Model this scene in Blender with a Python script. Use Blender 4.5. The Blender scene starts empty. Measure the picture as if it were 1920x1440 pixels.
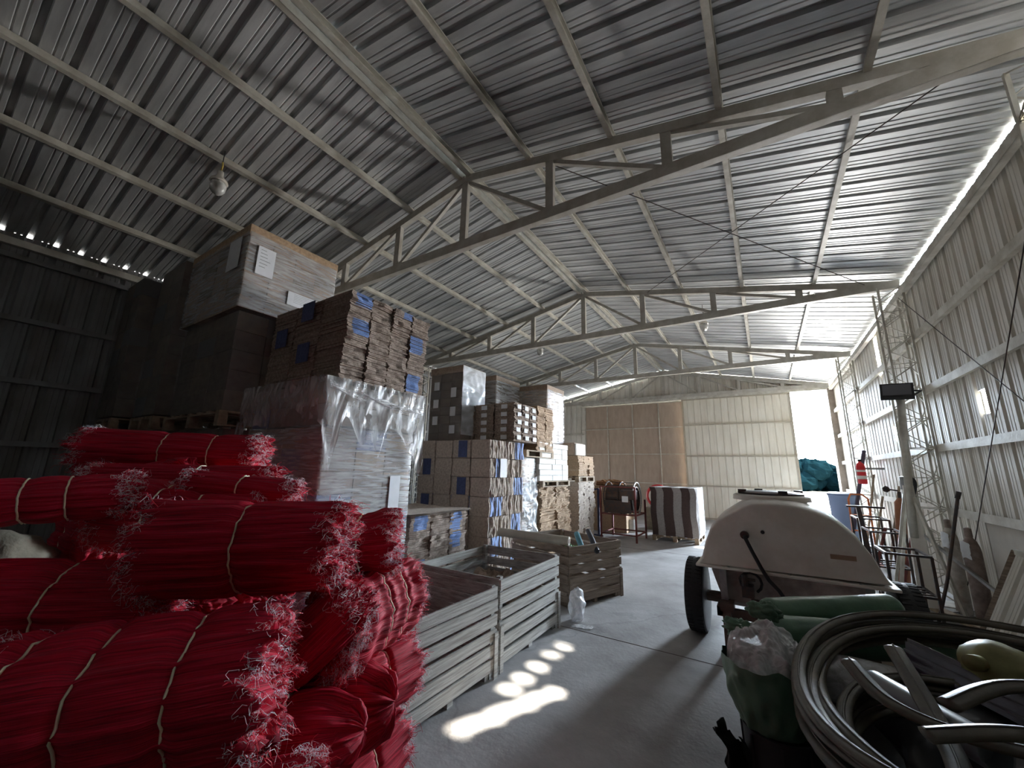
import bpy, math, random
import numpy as np
from mathutils import Vector, Matrix, noise

C = bpy.context.scene
COL = C.collection
PI = math.pi

# ---------------------------------------------------------------- camera, world, sun, exposure
cam_d = bpy.data.cameras.new('camera')
cam_d.sensor_fit = 'HORIZONTAL'; cam_d.sensor_width = 36.0
cam_d.lens = 36.0 * 733.0 / 1920.0
cam_d.clip_start = 0.05; cam_d.clip_end = 500
cam = bpy.data.objects.new('camera', cam_d); COL.objects.link(cam)
yaw, pit, rol = 0.5695, 0.214, 0.022
fw = Vector((-math.sin(yaw)*math.cos(pit), math.cos(yaw)*math.cos(pit), math.sin(pit)))
r0 = Vector((math.cos(yaw), math.sin(yaw), 0)); u0 = r0.cross(fw)
rr = r0*math.cos(rol) + u0*math.sin(rol); uu = -r0*math.sin(rol) + u0*math.cos(rol)
cam.matrix_world = Matrix(((rr.x, uu.x, -fw.x, 3.204), (rr.y, uu.y, -fw.y, 0.0), (rr.z, uu.z, -fw.z, 1.65), (0, 0, 0, 1)))
C.camera = cam

SKY = 66.0
w = bpy.data.worlds.new('world'); C.world = w; w.use_nodes = True
nt = w.node_tree; bg = nt.nodes['Background']
tc = nt.nodes.new('ShaderNodeTexCoord'); sx = nt.nodes.new('ShaderNodeSeparateXYZ')
rp = nt.nodes.new('ShaderNodeValToRGB')
nt.links.new(tc.outputs['Generated'], sx.inputs[0])
mp = nt.nodes.new('ShaderNodeMapRange'); mp.inputs[1].default_value = -1; mp.inputs[2].default_value = 1
nt.links.new(sx.outputs['Z'], mp.inputs[0]); nt.links.new(mp.outputs[0], rp.inputs[0])
rp.color_ramp.elements[0].position = 0.49; rp.color_ramp.elements[0].color = (0.97, 0.94, 0.90, 1)
rp.color_ramp.elements[1].position = 0.52; rp.color_ramp.elements[1].color = (0.74, 0.87, 1.0, 1)
nt.links.new(rp.outputs[0], bg.inputs[0])
# hazy sky, bright lobe added beyond the end door to light aisle faces
dp = nt.nodes.new('ShaderNodeVectorMath'); dp.operation = 'DOT_PRODUCT'; dp.inputs[1].default_value = Vector((.42, .90, .10)).normalized()
nrmz = nt.nodes.new('ShaderNodeVectorMath'); nrmz.operation = 'NORMALIZE'
nt.links.new(tc.outputs['Generated'], nrmz.inputs[0]); nt.links.new(nrmz.outputs[0], dp.inputs[0])
m1 = nt.nodes.new('ShaderNodeMath'); m1.operation = 'MAXIMUM'; m1.inputs[1].default_value = 0
m2 = nt.nodes.new('ShaderNodeMath'); m2.operation = 'POWER'; m2.inputs[1].default_value = 8
m3 = nt.nodes.new('ShaderNodeMath'); m3.operation = 'MULTIPLY_ADD'; m3.inputs[1].default_value = SKY*4.6; m3.inputs[2].default_value = SKY*.13
nt.links.new(dp.outputs['Value'], m1.inputs[0]); nt.links.new(m1.outputs[0], m2.inputs[0]); nt.links.new(m2.outputs[0], m3.inputs[0]); nt.links.new(m3.outputs[0], bg.inputs[1])

sun_d = bpy.data.lights.new('sun', 'SUN'); sun_d.energy = 45.0; sun_d.angle = 0.022; sun_d.color = (1, .93, .80)
sun = bpy.data.objects.new('sun', sun_d); COL.objects.link(sun)
sun.rotation_euler = (0, math.atan2(3.95, 4.52), 0)
sun.location = (12, 3, 12)

def portal(name, loc, rot, sx_, sy_):
    d = bpy.data.lights.new(name, 'AREA'); d.shape = 'RECTANGLE'; d.size = sx_; d.size_y = sy_
    d.cycles.is_portal = True
    o = bpy.data.objects.new(name, d); COL.objects.link(o); o.location = loc; o.rotation_euler = rot
portal('door_portal', (4.70, 16.62, 2.22), (-PI/2, 0, 0), 1.12, 4.45)

portal('side_portal', (-5.40, 13.9, 1.1), (0, -PI/2, 0), 2.2, .85)  # portal for the unseen side opening added to light the end wall

C.view_settings.view_transform = 'Standard'; C.view_settings.look = 'None'
C.view_settings.gamma = 1.0; C.view_settings.use_curve_mapping = False
C.view_settings.exposure = 0.38
C.cycles.max_bounces = 10; C.cycles.diffuse_bounces = 7; C.cycles.glossy_bounces = 4
C.cycles.transparent_max_bounces = 12; C.cycles.transmission_bounces = 6
C.cycles.use_denoising = True
C.cycles.sample_clamp_indirect = 12.0
C.cycles.caustics_reflective = False; C.cycles.caustics_refractive = False

# ---------------------------------------------------------------- helpers
def mat(name, col, rough=0.7, metal=0.0, noise_amt=0.0, nscale=8.0, col2=None, bump=0.0, bscale=60.0,
        stretch=(1, 1, 1), spec=0.5, alpha=None, trans=0.0, coat=0.0, wave=None):
    m = bpy.data.materials.new(name); m.use_nodes = True
    n = m.node_tree.nodes; l = m.node_tree.links; b = n['Principled BSDF']
    b.inputs['Base Color'].default_value = (*col, 1); b.inputs['Roughness'].default_value = rough
    b.inputs['Metallic'].default_value = metal; b.inputs['Specular IOR Level'].default_value = spec
    b.inputs['Coat Weight'].default_value = coat; b.inputs['Transmission Weight'].default_value = trans
    if alpha is not None: b.inputs['Alpha'].default_value = alpha
    tcn = n.new('ShaderNodeTexCoord'); mpn = n.new('ShaderNodeMapping'); mpn.inputs['Scale'].default_value = stretch
    l.new(tcn.outputs['Object'], mpn.inputs[0])
    if noise_amt > 0 or col2:
        nz = n.new('ShaderNodeTexNoise'); nz.inputs['Scale'].default_value = nscale; nz.inputs['Detail'].default_value = 6
        nz.inputs['Roughness'].default_value = 0.62
        l.new(mpn.outputs[0], nz.inputs['Vector'])
        cr = n.new('ShaderNodeValToRGB')
        c2 = col2 if col2 else tuple(max(0, c*(1-noise_amt)) for c in col)
        cr.color_ramp.elements[0].position = 0.36; cr.color_ramp.elements[0].color = (*c2, 1)
        cr.color_ramp.elements[1].position = 0.64; cr.color_ramp.elements[1].color = (*col, 1)
        l.new(nz.outputs['Fac'], cr.inputs[0]); l.new(cr.outputs[0], b.inputs['Base Color'])
    if bump > 0:
        nb = n.new('ShaderNodeTexNoise'); nb.inputs['Scale'].default_value = bscale; nb.inputs['Detail'].default_value = 5
        l.new(mpn.outputs[0], nb.inputs['Vector'])
        bp = n.new('ShaderNodeBump'); bp.inputs['Strength'].default_value = bump; bp.inputs['Distance'].default_value = 0.01
        l.new(nb.outputs['Fac'], bp.inputs['Height']); l.new(bp.outputs[0], b.inputs['Normal'])
    return m

M = {}
M['frame'] = mat('painted_steel', (.66, .64, .57), .5, 0, .35, 5, (.46, .43, .36), .15, 40)
M['truss'] = mat('truss_steel', (.56, .54, .49), .5, 0, .3, 6, (.42, .39, .33), .12, 40)
M['roof'] = mat('galvanised_roof_sheet', (.66, .67, .67), .45, .35, .3, 3, (.46, .47, .48), .08, 20, (.35, 2.5, 1))
M['wall'] = mat('cream_wall_sheet', (.78, .76, .70), .5, 0, .3, 2.5, (.62, .58, .50), .08, 25, (1, 1, .35))
M['wall_dark'] = mat('shaded_wall_sheet', (.32, .33, .34), .6, 0, .5, 2.0, (.20, .185, .17), .1, 25, (1, 1, .3))  # wall sheet darkened in its colour for shade and less bounce
M['door_cream'] = mat('cream_door_sheet', (.86, .82, .72), .6, 0, .25, 4, (.74, .69, .58), .06, 25, (1.5, 1, .25))
M['door_tan'] = mat('tan_fibreboard', (.50, .40, .32), .8, 0, .25, 6, (.43, .335, .26), .06, 30, (1, 1, .3))
M['wood'] = mat('weathered_wood', (.50, .49, .46), .8, 0, .5, 7, (.24, .225, .20), .5, 40, (1.0, .35, 9))
M['wood_dark'] = mat('brown_weathered_wood', (.36, .28, .22), .8, 0, .5, 7, (.19, .14, .105), .5, 40, (1, .35, 9))
M['wood_pallet'] = mat('pallet_wood', (.46, .36, .25), .8, 0, .4, 9, (.27, .20, .14), .3, 40)
M['card'] = mat('brown_cardboard', (.36, .275, .21), .85, 0, .25, 20, (.26, .19, .145), .25, 60)
M['card_edge'] = mat('cardboard_cut_edge', (.42, .335, .275), .9, 0, .5, 30, (.22, .165, .135), .5, 90)
M['card_pale'] = mat('pale_kraft_cardboard', (.62, .535, .46), .9, 0, .35, 30, (.40, .33, .28), .4, 80)
M['card_orange'] = mat('tan_cardboard', (.52, .37, .24), .85, 0, .3, 30, (.36, .245, .155), .3, 80)
M['blue'] = mat('blue_print', (.17, .28, .58), .8, 0, .3, 40, (.11, .19, .42), .3, 90)
M['lit_blue'] = mat('lit_blue_print', (.36, .50, .86), .8, 0, .25, 40, (.26, .38, .72), .3, 90)  # blue print lightened in its colour for the strongly lit stack
M['rust'] = mat('rust_brown_steel', (.13, .075, .06), .6, .1, .4, 12)
M['shaded_blue'] = mat('shaded_blue_print', (.09, .12, .27), .85, 0, .3, 40)  # blue print darkened in its colour for the shaded front faces
M['paper'] = mat('white_paper', (.80, .82, .86), .7, 0, .1, 6)
M['ink'] = mat('grey_ink', (.25, .26, .28), .8)
M['whitebox'] = mat('white_carton', (.82, .81, .77), .7, 0, .12, 8)
M['black'] = mat('black_rubber', (.018, .018, .02), .6, 0, .3, 20, bump=.2)
M['darkmetal'] = mat('dark_steel', (.05, .05, .055), .45, .5, .4, 15, (.10, .06, .045))
M['redmetal'] = mat('dark_red_painted_steel', (.20, .045, .04), .55, .1, .3, 15)
M['fibreglass'] = mat('white_fibreglass', (.80, .76, .70), .35, 0, .15, 4, (.68, .62, .55), .06, 10)
M['galv'] = mat('grey_steel', (.42, .42, .42), .4, .6, .3, 12)
M['twine'] = mat('cream_twine', (.92, .86, .64), .7)
M['fibre'] = mat('frayed_pale_fibre', (.88, .84, .90), .8)
M['green'] = mat('green_plastic_film', (.13, .25, .16), .36, 0, .25, 6, (.08, .17, .11), .4, 14, spec=.5)
M['hose'] = mat('olive_flat_hose', (.135, .12, .088), .45, 0, .35, 9, (.08, .07, .055), .15, 30)
M['burlap'] = mat('beige_sack', (.24, .21, .155), .9, 0, .3, 12, bump=.4)
M['orange'] = mat('orange_paint', (.72, .20, .06), .5, 0, .2, 12)
M['red'] = mat('red_enamel', (.72, .03, .04), .4, 0, .1, 8)
M['glass'] = mat('lamp_glass', (.85, .85, .82), .12, 0, trans=.6)
M['cyl'] = mat('dusty_brown_cylinder', (.33, .26, .23), .6, .1, .4, 8, (.17, .12, .10))
M['cylgrey'] = mat('dusty_pale_cylinder', (.50, .46, .42), .6, .1, .4, 8, (.30, .26, .22))
M['bluegrey'] = mat('blue_grey_plastic', (.17, .22, .34), .5)
M['foliage'] = mat('haze_toned_foliage', (.0022, .0078, .0105), 1.0, 0, .3, 1.0, spec=0)  # bluish haze and glare put into the leaf colour
M['trunk'] = mat('tree_bark', (.01, .012, .012), .9)
M['soil'] = mat('dry_bright_ground', (.55, .50, .42), .95, 0, .15, .2)

def red_mat():
    m = bpy.data.materials.new('red_mesh_sacking'); m.use_nodes = True
    n = m.node_tree.nodes; l = m.node_tree.links; b = n['Principled BSDF']
    uv = n.new('ShaderNodeUVMap'); mp_ = n.new('ShaderNodeMapping'); mp_.inputs['Scale'].default_value = (5, 150, 1)
    l.new(uv.outputs[0], mp_.inputs[0])
    nz = n.new('ShaderNodeTexNoise'); nz.inputs['Scale'].default_value = 1.0; nz.inputs['Detail'].default_value = 6
    nz.inputs['Distortion'].default_value = .6
    l.new(mp_.outputs[0], nz.inputs['Vector'])
    cr = n.new('ShaderNodeValToRGB'); e = cr.color_ramp.elements
    e[0].position = .30; e[0].color = (.17, .003, .014, 1)
    e[1].position = .52; e[1].color = (.55, .006, .032, 1)
    k = e.new(.69); k.color = (.68, .02, .06, 1); k = e.new(.77); k.color = (.78, .13, .17, 1)
    l.new(nz.outputs['Fac'], cr.inputs[0]); l.new(cr.outputs[0], b.inputs['Base Color'])
    b.inputs['Roughness'].default_value = .55
    b.inputs['Specular IOR Level'].default_value = .25
    bp = n.new('ShaderNodeBump'); bp.inputs['Strength'].default_value = .8; bp.inputs['Distance'].default_value = .005
    l.new(nz.outputs['Fac'], bp.inputs['Height']); l.new(bp.outputs[0], b.inputs['Normal'])
    return m
M['redmesh'] = red_mat()
M['redstrand'] = mat('red_strand', (.74, .015, .04), .5)

def floor_mat():
    m = bpy.data.materials.new('dusty_concrete'); m.use_nodes = True
    n = m.node_tree.nodes; l = m.node_tree.links; b = n['Principled BSDF']
    t = n.new('ShaderNodeTexCoord')
    a = n.new('ShaderNodeTexNoise'); a.inputs['Scale'].default_value = 1.3; a.inputs['Detail'].default_value = 8; a.inputs['Roughness'].default_value = .65
    l.new(t.outputs['Object'], a.inputs['Vector'])
    cr = n.new('ShaderNodeValToRGB'); cr.color_ramp.elements[0].position = .33; cr.color_ramp.elements[0].color = (.26, .245, .24, 1)
    cr.color_ramp.elements[1].position = .67; cr.color_ramp.elements[1].color = (.46, .455, .46, 1)
    l.new(a.outputs['Fac'], cr.inputs[0])
    v = n.new('ShaderNodeTexVoronoi'); v.feature = 'DISTANCE_TO_EDGE'; v.inputs['Scale'].default_value = .55
    wn = n.new('ShaderNodeTexNoise'); wn.inputs['Scale'].default_value = 1.5; wn.inputs['Detail'].default_value = 5
    l.new(t.outputs['Object'], wn.inputs['Vector'])
    mx = n.new('ShaderNodeMix'); mx.data_type = 'RGBA'; mx.inputs[0].default_value = .35
    l.new(t.outputs['Object'], mx.inputs[6]); l.new(wn.outputs['Color'], mx.inputs[7]); l.new(mx.outputs[2], v.inputs['Vector'])
    mr = n.new('ShaderNodeMapRange'); mr.inputs[1].default_value = 0; mr.inputs[2].default_value = .006; mr.inputs[3].default_value = .78; mr.inputs[4].default_value = 1
    l.new(v.outputs['Distance'], mr.inputs[0])
    mm = n.new('ShaderNodeMix'); mm.data_type = 'RGBA'; mm.blend_type = 'MULTIPLY'; mm.inputs[0].default_value = 1
    l.new(cr.outputs[0], mm.inputs[6]); l.new(mr.outputs[0], mm.inputs[7]); l.new(mm.outputs[2], b.inputs['Base Color'])
    b.inputs['Roughness'].default_value = .55
    f = n.new('ShaderNodeTexNoise'); f.inputs['Scale'].default_value = 30; f.inputs['Detail'].default_value = 6
    l.new(t.outputs['Object'], f.inputs['Vector'])
    bp = n.new('ShaderNodeBump'); bp.inputs['Strength'].default_value = .25; bp.inputs['Distance'].default_value = .01
    l.new(f.outputs['Fac'], bp.inputs['Height']); l.new(bp.outputs[0], b.inputs['Normal'])
    return m
M['floor'] = floor_mat()

def film_mat(name, op, tint=(.85, .88, .92), rough=.18, scale=(3, 3, 30), strength=.6):
    m = bpy.data.materials.new(name); m.use_nodes = True
    n = m.node_tree.nodes; l = m.node_tree.links; b = n['Principled BSDF']
    b.inputs['Base Color'].default_value = (*tint, 1); b.inputs['Roughness'].default_value = rough
    b.inputs['Specular IOR Level'].default_value = .9
    t = n.new('ShaderNodeTexCoord'); mp_ = n.new('ShaderNodeMapping'); mp_.inputs['Scale'].default_value = scale
    l.new(t.outputs['Object'], mp_.inputs[0])
    nz = n.new('ShaderNodeTexNoise'); nz.inputs['Scale'].default_value = 1.2; nz.inputs['Detail'].default_value = 7; nz.inputs['Distortion'].default_value = .8
    l.new(mp_.outputs[0], nz.inputs['Vector'])
    bp = n.new('ShaderNodeBump'); bp.inputs['Strength'].default_value = strength; bp.inputs['Distance'].default_value = .02
    l.new(nz.outputs['Fac'], bp.inputs['Height']); l.new(bp.outputs[0], b.inputs['Normal'])
    mr = n.new('ShaderNodeMapRange'); mr.inputs[1].default_value = .35; mr.inputs[2].default_value = .7
    mr.inputs[3].default_value = op*.5; mr.inputs[4].default_value = min(1, op*1.7)
    l.new(nz.outputs['Fac'], mr.inputs[0])
    tr = n.new('ShaderNodeBsdfTransparent'); ms = n.new('ShaderNodeMixShader')
    l.new(mr.outputs[0], ms.inputs[0]); l.new(tr.outputs[0], ms.inputs[1]); l.new(b.outputs[0], ms.inputs[2])
    l.new(ms.outputs[0], n['Material Output'].inputs[0])
    return m
M['film'] = film_mat('clear_stretch_film', .34, (.90, .92, .95))
M['film_thin'] = film_mat('thin_stretch_film', .12, rough=.25)
M['film_shiny'] = film_mat('glossy_white_film', .80, (.85, .9, .96), .10, (2.2, 2.2, 5), .7)
M['film_drape'] = film_mat('torn_plastic_sheet', .36, (.88, .89, .90), .2, (12, 12, 3), .9)
M['film_bag'] = film_mat('white_plastic_bag', .95, (.90, .90, .92), .18, (12, 12, 12), .8)

def world_off(p):
    v = Vector((0, 0, 0))
    while p is not None:
        v += p.location; p = p.parent
    return v

class MB:
    def __init__(s): s.v = []; s.f = []; s.m = []; s.uv = None
    def add(s, vs, fs, mi=0):
        o = len(s.v); s.v.extend([tuple(x) for x in vs]); s.f.extend([tuple(i+o for i in q) for q in fs])
        s.m.extend([mi]*len(fs) if isinstance(mi, int) else mi); return s
    def box(s, x0, x1, y0, y1, z0, z1, mi=0, R=None):
        vs = [(x, y, z) for x in (x0, x1) for y in (y0, y1) for z in (z0, z1)]
        if R is not None: vs = [tuple(R @ Vector(q)) for q in vs]
        return s.add(vs, [(0, 1, 3, 2), (4, 6, 7, 5), (0, 4, 5, 1), (2, 3, 7, 6), (0, 2, 6, 4), (1, 5, 7, 3)], mi)
    def bar(s, p, q, a, b, up=(0, 0, 1), mi=0):
        p = Vector(p); q = Vector(q); d = (q-p).normalized(); sd = d.cross(Vector(up))
        if sd.length < 1e-4: sd = d.cross(Vector((0, 1, 0)))
        sd.normalize(); u = sd.cross(d).normalized()
        vs = []
        for c in (p, q):
            for i, j in ((-1, -1), (1, -1), (1, 1), (-1, 1)): vs.append(c + sd*(i*a/2) + u*(j*b/2))
        return s.add(vs, [(3, 2, 1, 0), (4, 5, 6, 7), (0, 1, 5, 4), (1, 2, 6, 5), (2, 3, 7, 6), (3, 0, 4, 7)], mi)
    def chan(s, p, q, wd, dp, out, t=.008, mi=0):
        """C channel: web on the side away from `out`, two flanges reaching towards `out`. wd = web height, dp = flange depth"""
        p = Vector(p); q = Vector(q); o = Vector(out).normalized(); d = (q-p).normalized(); u = o.cross(d).normalized()
        s.bar(p - o*(dp/2), q - o*(dp/2), t, wd, u, mi)
        for k in (-1, 1):
            c = u*(k*(wd-t)/2)
            s.bar(p+c, q+c, dp, t, u, mi)
            s.bar(p+c*.86+o*(dp/2), q+c*.86+o*(dp/2), t, wd*.14, u, mi)
        return s
    def tube(s, pts, r, n=8, closed=False, cap=True, mi=0, flat=1.0, ref=None):
        pts = [Vector(p) for p in pts]; L = len(pts); rs = r if hasattr(r, '__len__') else [r]*L
        ring = []; prev = Vector(ref) if ref is not None else None
        for i, p in enumerate(pts):
            if closed: t = pts[(i+1) % L] - pts[i-1]
            else: t = pts[min(i+1, L-1)] - pts[max(i-1, 0)]
            t.normalize()
            if prev is None: prev = Vector((0, 0, 1)) if abs(t.z) < .9 else Vector((1, 0, 0))
            a = prev - t*prev.dot(t); a.normalize()
            if ref is None: prev = a
            b = t.cross(a)
            ring.append([p + (a*math.cos(2*PI*k/n)*flat + b*math.sin(2*PI*k/n))*rs[i] for k in range(n)])
        vs = [q for g in ring for q in g]; fs = []
        for i in range(L if closed else L-1):
            j = (i+1) % L
            for k in range(n): fs.append((i*n+k, i*n+(k+1) % n, j*n+(k+1) % n, j*n+k))
        if cap and not closed:
            fs.append(tuple(range(n-1, -1, -1))); fs.append(tuple((L-1)*n+k for k in range(n)))
        return s.add(vs, fs, mi)
    def lathe(s, prof, c=(0, 0, 0), axis='Z', n=24, mi=0):
        vs = []; L = len(prof)
        for r, h in prof:
            for k in range(n):
                a = 2*PI*k/n; x, y, z = r*math.cos(a), r*math.sin(a), h
                if axis == 'X': x, y, z = z, x, y
                if axis == 'Y': x, y, z = y, z, x
                vs.append((c[0]+x, c[1]+y, c[2]+z))
        fs = [(i*n+k, i*n+(k+1) % n, (i+1)*n+(k+1) % n, (i+1)*n+k) for i in range(L-1) for k in range(n)]
        fs.append(tuple(range(n-1, -1, -1))); fs.append(tuple((L-1)*n+k for k in range(n)))
        return s.add(vs, fs, mi)
    def grid(s, fn, nu, nv, mi=0, keep=None):
        vs = [fn(i/nu, j/nv) for i in range(nu+1) for j in range(nv+1)]
        fs = [(i*(nv+1)+j, (i+1)*(nv+1)+j, (i+1)*(nv+1)+j+1, i*(nv+1)+j+1) for i in range(nu) for j in range(nv)
              if keep is None or keep((i+.5)/nu, (j+.5)/nv)]
        return s.add(vs, fs, mi)
    def build(s, name, mats, parent=None, smooth=False, origin=None, bevel=0.0, smooth_angle=None):
        me = bpy.data.meshes.new(name)
        V = np.array(s.v, dtype=float).reshape(-1, 3)
        if parent is not None: off = world_off(parent)
        elif origin is not None: off = Vector(origin)
        else:
            mn, mxx = V.min(0), V.max(0); off = Vector(((mn[0]+mxx[0])/2, (mn[1]+mxx[1])/2, mn[2]))
        V = V - np.array(off)
        me.from_pydata(V.tolist(), [], s.f)
        for m_ in (mats if isinstance(mats, (list, tuple)) else [mats]): me.materials.append(m_)
        if any(s.m): me.polygons.foreach_set('material_index', s.m)
        if s.uv is not None:
            ul = me.uv_layers.new(name='UVMap'); vi = np.zeros(len(me.loops), dtype=np.int32); me.loops.foreach_get('vertex_index', vi)
            U = np.array(s.uv)[vi]; ul.data.foreach_set('uv', U.ravel())
        if smooth: me.polygons.foreach_set('use_smooth', [True]*len(me.polygons))
        me.update()
        o = bpy.data.objects.new(name, me); COL.objects.link(o)
        if parent is not None: o.parent = parent
        else: o.location = off
        if bevel:
            b = o.modifiers.new('bevel', 'BEVEL'); b.width = bevel; b.segments = 2; b.limit_method = 'ANGLE'
        if smooth and smooth_angle:
            me.set_sharp_from_angle(angle=smooth_angle)
        return o

def tag(o, label=None, cat=None, group=None, kind=None):
    if label: o['label'] = label
    if cat: o['category'] = cat
    if group: o['group'] = group
    if kind: o['kind'] = kind
    return o
def thing(name, label, cat, loc=(0, 0, 0), group=None, kind=None):
    o = bpy.data.objects.new(name, None); COL.objects.link(o); o.location = loc; o.empty_display_size = .1
    return tag(o, label, cat, group, kind)
def struct(name, mb, m, **k):
    return tag(mb.build(name, m, **k), kind='structure')
def dup(root, loc, label=None, rot=None):
    r = root.copy(); COL.objects.link(r); r.location = loc
    if rot is not None: r.rotation_euler = rot
    if label: r['label'] = label
    for ch in list(root.children):
        c = ch.copy(); COL.objects.link(c); c.parent = r
        for g in list(ch.children):
            d = g.copy(); COL.objects.link(d); d.parent = c
    return r
rnd = random.Random(7)
ORD = ['first', 'second', 'third', 'fourth', 'fifth', 'sixth', 'seventh', 'eighth', 'ninth', 'tenth']

# ---------------------------------------------------------------- building
W, H, RG = 5.32, 4.62, 5.69
TY = [-0.63, 3.69, 8.01, 12.33]; YE = 16.5; YB = -9.27
PIT = 0.252
def zl(x): return RG - (RG-H)*abs(x)/W
def zs(x): return zl(x) + .10
PROF = [(0, 0), (.060, 0), (.066, .005), (.074, .005), (.080, 0), (.118, 0), (.124, .005), (.132, .005), (.138, 0), (.172, 0), (.180, .044), (.226, .044), (.234, 0)]

struct('floor', MB().box(-5.42, 5.42, YB, YE+.6, -.12, 0), M['floor'])
# joints cut in the slab, thin dark strips
for i, y in enumerate((4.27, 9.21, 13.6)):
    struct('trim_%d' % (i+1), MB().box(-5.3, 5.3, y-.006, y+.006, -.01, .0015), M['darkmetal'])

def roof_sheet(side):
    mb = MB(); n = int((YE+.25-YB)/PIT)+1; pts = []
    for i in range(n):
        for a, h in PROF: pts.append((YB+i*PIT+a, h))
    pts = [p for p in pts if p[0] <= YE+.22]
    xe = 5.345 if side > 0 else 5.50
    xs = np.linspace(.02, xe, 7)
    vs = [(side*x, y, zs(x)+h) for y, h in pts for x in xs]; k = len(xs)
    fs = [(i*k+j, i*k+j+1, (i+1)*k+j+1, (i+1)*k+j) for i in range(len(pts)-1) for j in range(k-1)]
    mb.add(vs, fs); return mb
struct('ceiling', roof_sheet(1), M['roof'])
struct('ceiling', roof_sheet(-1), M['roof'])
struct('trim_ridge', MB().bar((0, YB, zs(0)+.045), (0, YE+.2, zs(0)+.045), .34, .012), M['roof'])

WP = [(0, 0), (.055, 0), (.060, .004), (.068, .004), (.073, 0), (.115, 0), (.120, .004), (.128, .004), (.133, 0), (.165, 0), (.185, .034), (.225, .034), (.245, 0)]
def side_wall(x, sgn, ztop, holes=()):
    """vertical corrugated sheet in the plane x; ribs stand outwards (sgn). holes: (y0,y1,z0,z1)"""
    mb = MB(); n = int((YE-YB)/PIT)+1; pts = []
    for i in range(n+1):
        y_ = YB+i*PIT; prof_ = WP
        if x > 0 and 2.0 < y_ < 4.1:
            ha = np.linspace(0, PIT, 22)[:-1]; prof_ = [(a, float(np.interp(a, [q[0] for q in WP], [q[1] for q in WP]))) for a in ha]
        for a, h in prof_:
            y = y_+a
            if y < YE: pts.append((y, h))
    zc = sorted({0.0, ztop} | {z for h in holes for z in h[2:]})
    k = len(zc)
    vs = [(x+sgn*h, y, z) for y, h in pts for z in zc]; fs = []
    for i in range(len(pts)-1):
        ym = (pts[i][0]+pts[i+1][0])/2
        for j in range(k-1):
            zm = (zc[j]+zc[j+1])/2
            if any(h[0] < ym < h[1] and h[2] < zm < h[3] for h in holes): continue
            fs.append((i*k+j, (i+1)*k+j, (i+1)*k+j+1, i*k+j+1))
    mb.add(vs, fs); return mb
SLOT = [(c-.055, c+.055, 4.46, 4.57) for c in (2.90, 3.10, 3.34, 3.60, 3.83)]
SLOT += [(2.27+.035*k, 2.27+.035*(k+1), 4.50-.0165*k, 4.60-.0165*k) for k in range(24)]
struct('wall_right', side_wall(5.33, 1, 4.688, SLOT + [(10.19, 10.44, 3.65, 4.42), (10.0, 10.12, 2.32, 2.58), (6.38, 6.55, 2.36, 2.63)]), M['wall'])
struct('wall_left', side_wall(-5.33, -1, 4.718, [(13.5, 14.3, 0, 2.2)]), M['wall_dark'])  # unseen opening added near the far end to brighten the end wall
struct('trim_sun_stop', MB().box(5.336, 5.344, 2.08, 4.04, 4.64, 4.80), M['wall'])  # unseen strip added to keep sun off the nearest truss
# unseen holes cut in wall_right above, shaped to throw the floor sun patches
# unseen outer strip added to block sun from the roof channels, absent between y 2.15 and 4.0
struct('trim_eave_right', MB().box(5.60, 5.61, YB, 2.12, 4.45, 5.06).box(5.60, 5.61, 4.02, YE, 4.45, 5.06), M['wall'])
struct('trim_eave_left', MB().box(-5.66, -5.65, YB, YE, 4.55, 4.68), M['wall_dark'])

def gable(y, x0, x1, z0, step=PIT, zt=lambda x: zs(x)-.005, sgn=1):
    pts = []; x = x0
    i = 0
    while True:
        done = False
        for a, h in WP:
            xx = x0+i*step+a
            if xx > x1: done = True; break
            pts.append((xx, h))
        if done: break
        i += 1
    pts.append((x1, 0)); mb = MB(); vs = []
    for xx, h in pts: vs += [(xx, y+sgn*h, z0), (xx, y+sgn*h, max(z0+.01, zt(xx)))]
    mb.add(vs, [(2*i, 2*i+2, 2*i+3, 2*i+1) for i in range(len(pts)-1)]); return mb
def rake(x): return zs(x) - (.005 if (x > -.55) else .075)
struct('wall_back', gable(YE+.06, -5.33, 5.33, 4.46, zt=rake), M['wall'])
struct('wall_back', gable(YE+.06, -5.33, -3.46, 0, zt=lambda x: 4.46), M['wall'])
struct('wall_front', gable(YB, -5.33, 5.33, 0, sgn=-1), M['wall_dark'])

# sliding door leaves on the end wall
def door_grid(name, x0, x1, z0, z1, xs, zz, pm, y, fl=.035):
    d = tag(MB().box(x0, x1, y, y+.03, z0, z1).build(name, pm), kind='structure')
    f = MB()
    for x in xs: f.box(x-fl/2, x+fl/2, y-.04, y, z0, z1)
    for z in zz: f.box(x0, x1, y-.045, y-.002, z-fl/2, z+fl/2)
    f.build('door_frame', M['frame'], d); return d
door_grid('door_1', -3.62, .95, .0, 4.46, [-3.44, -2.42, -1.34, -.28, .72], [4.44, 3.42, 2.36, 1.22, .06], M['door_tan'], YE+.10)
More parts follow.
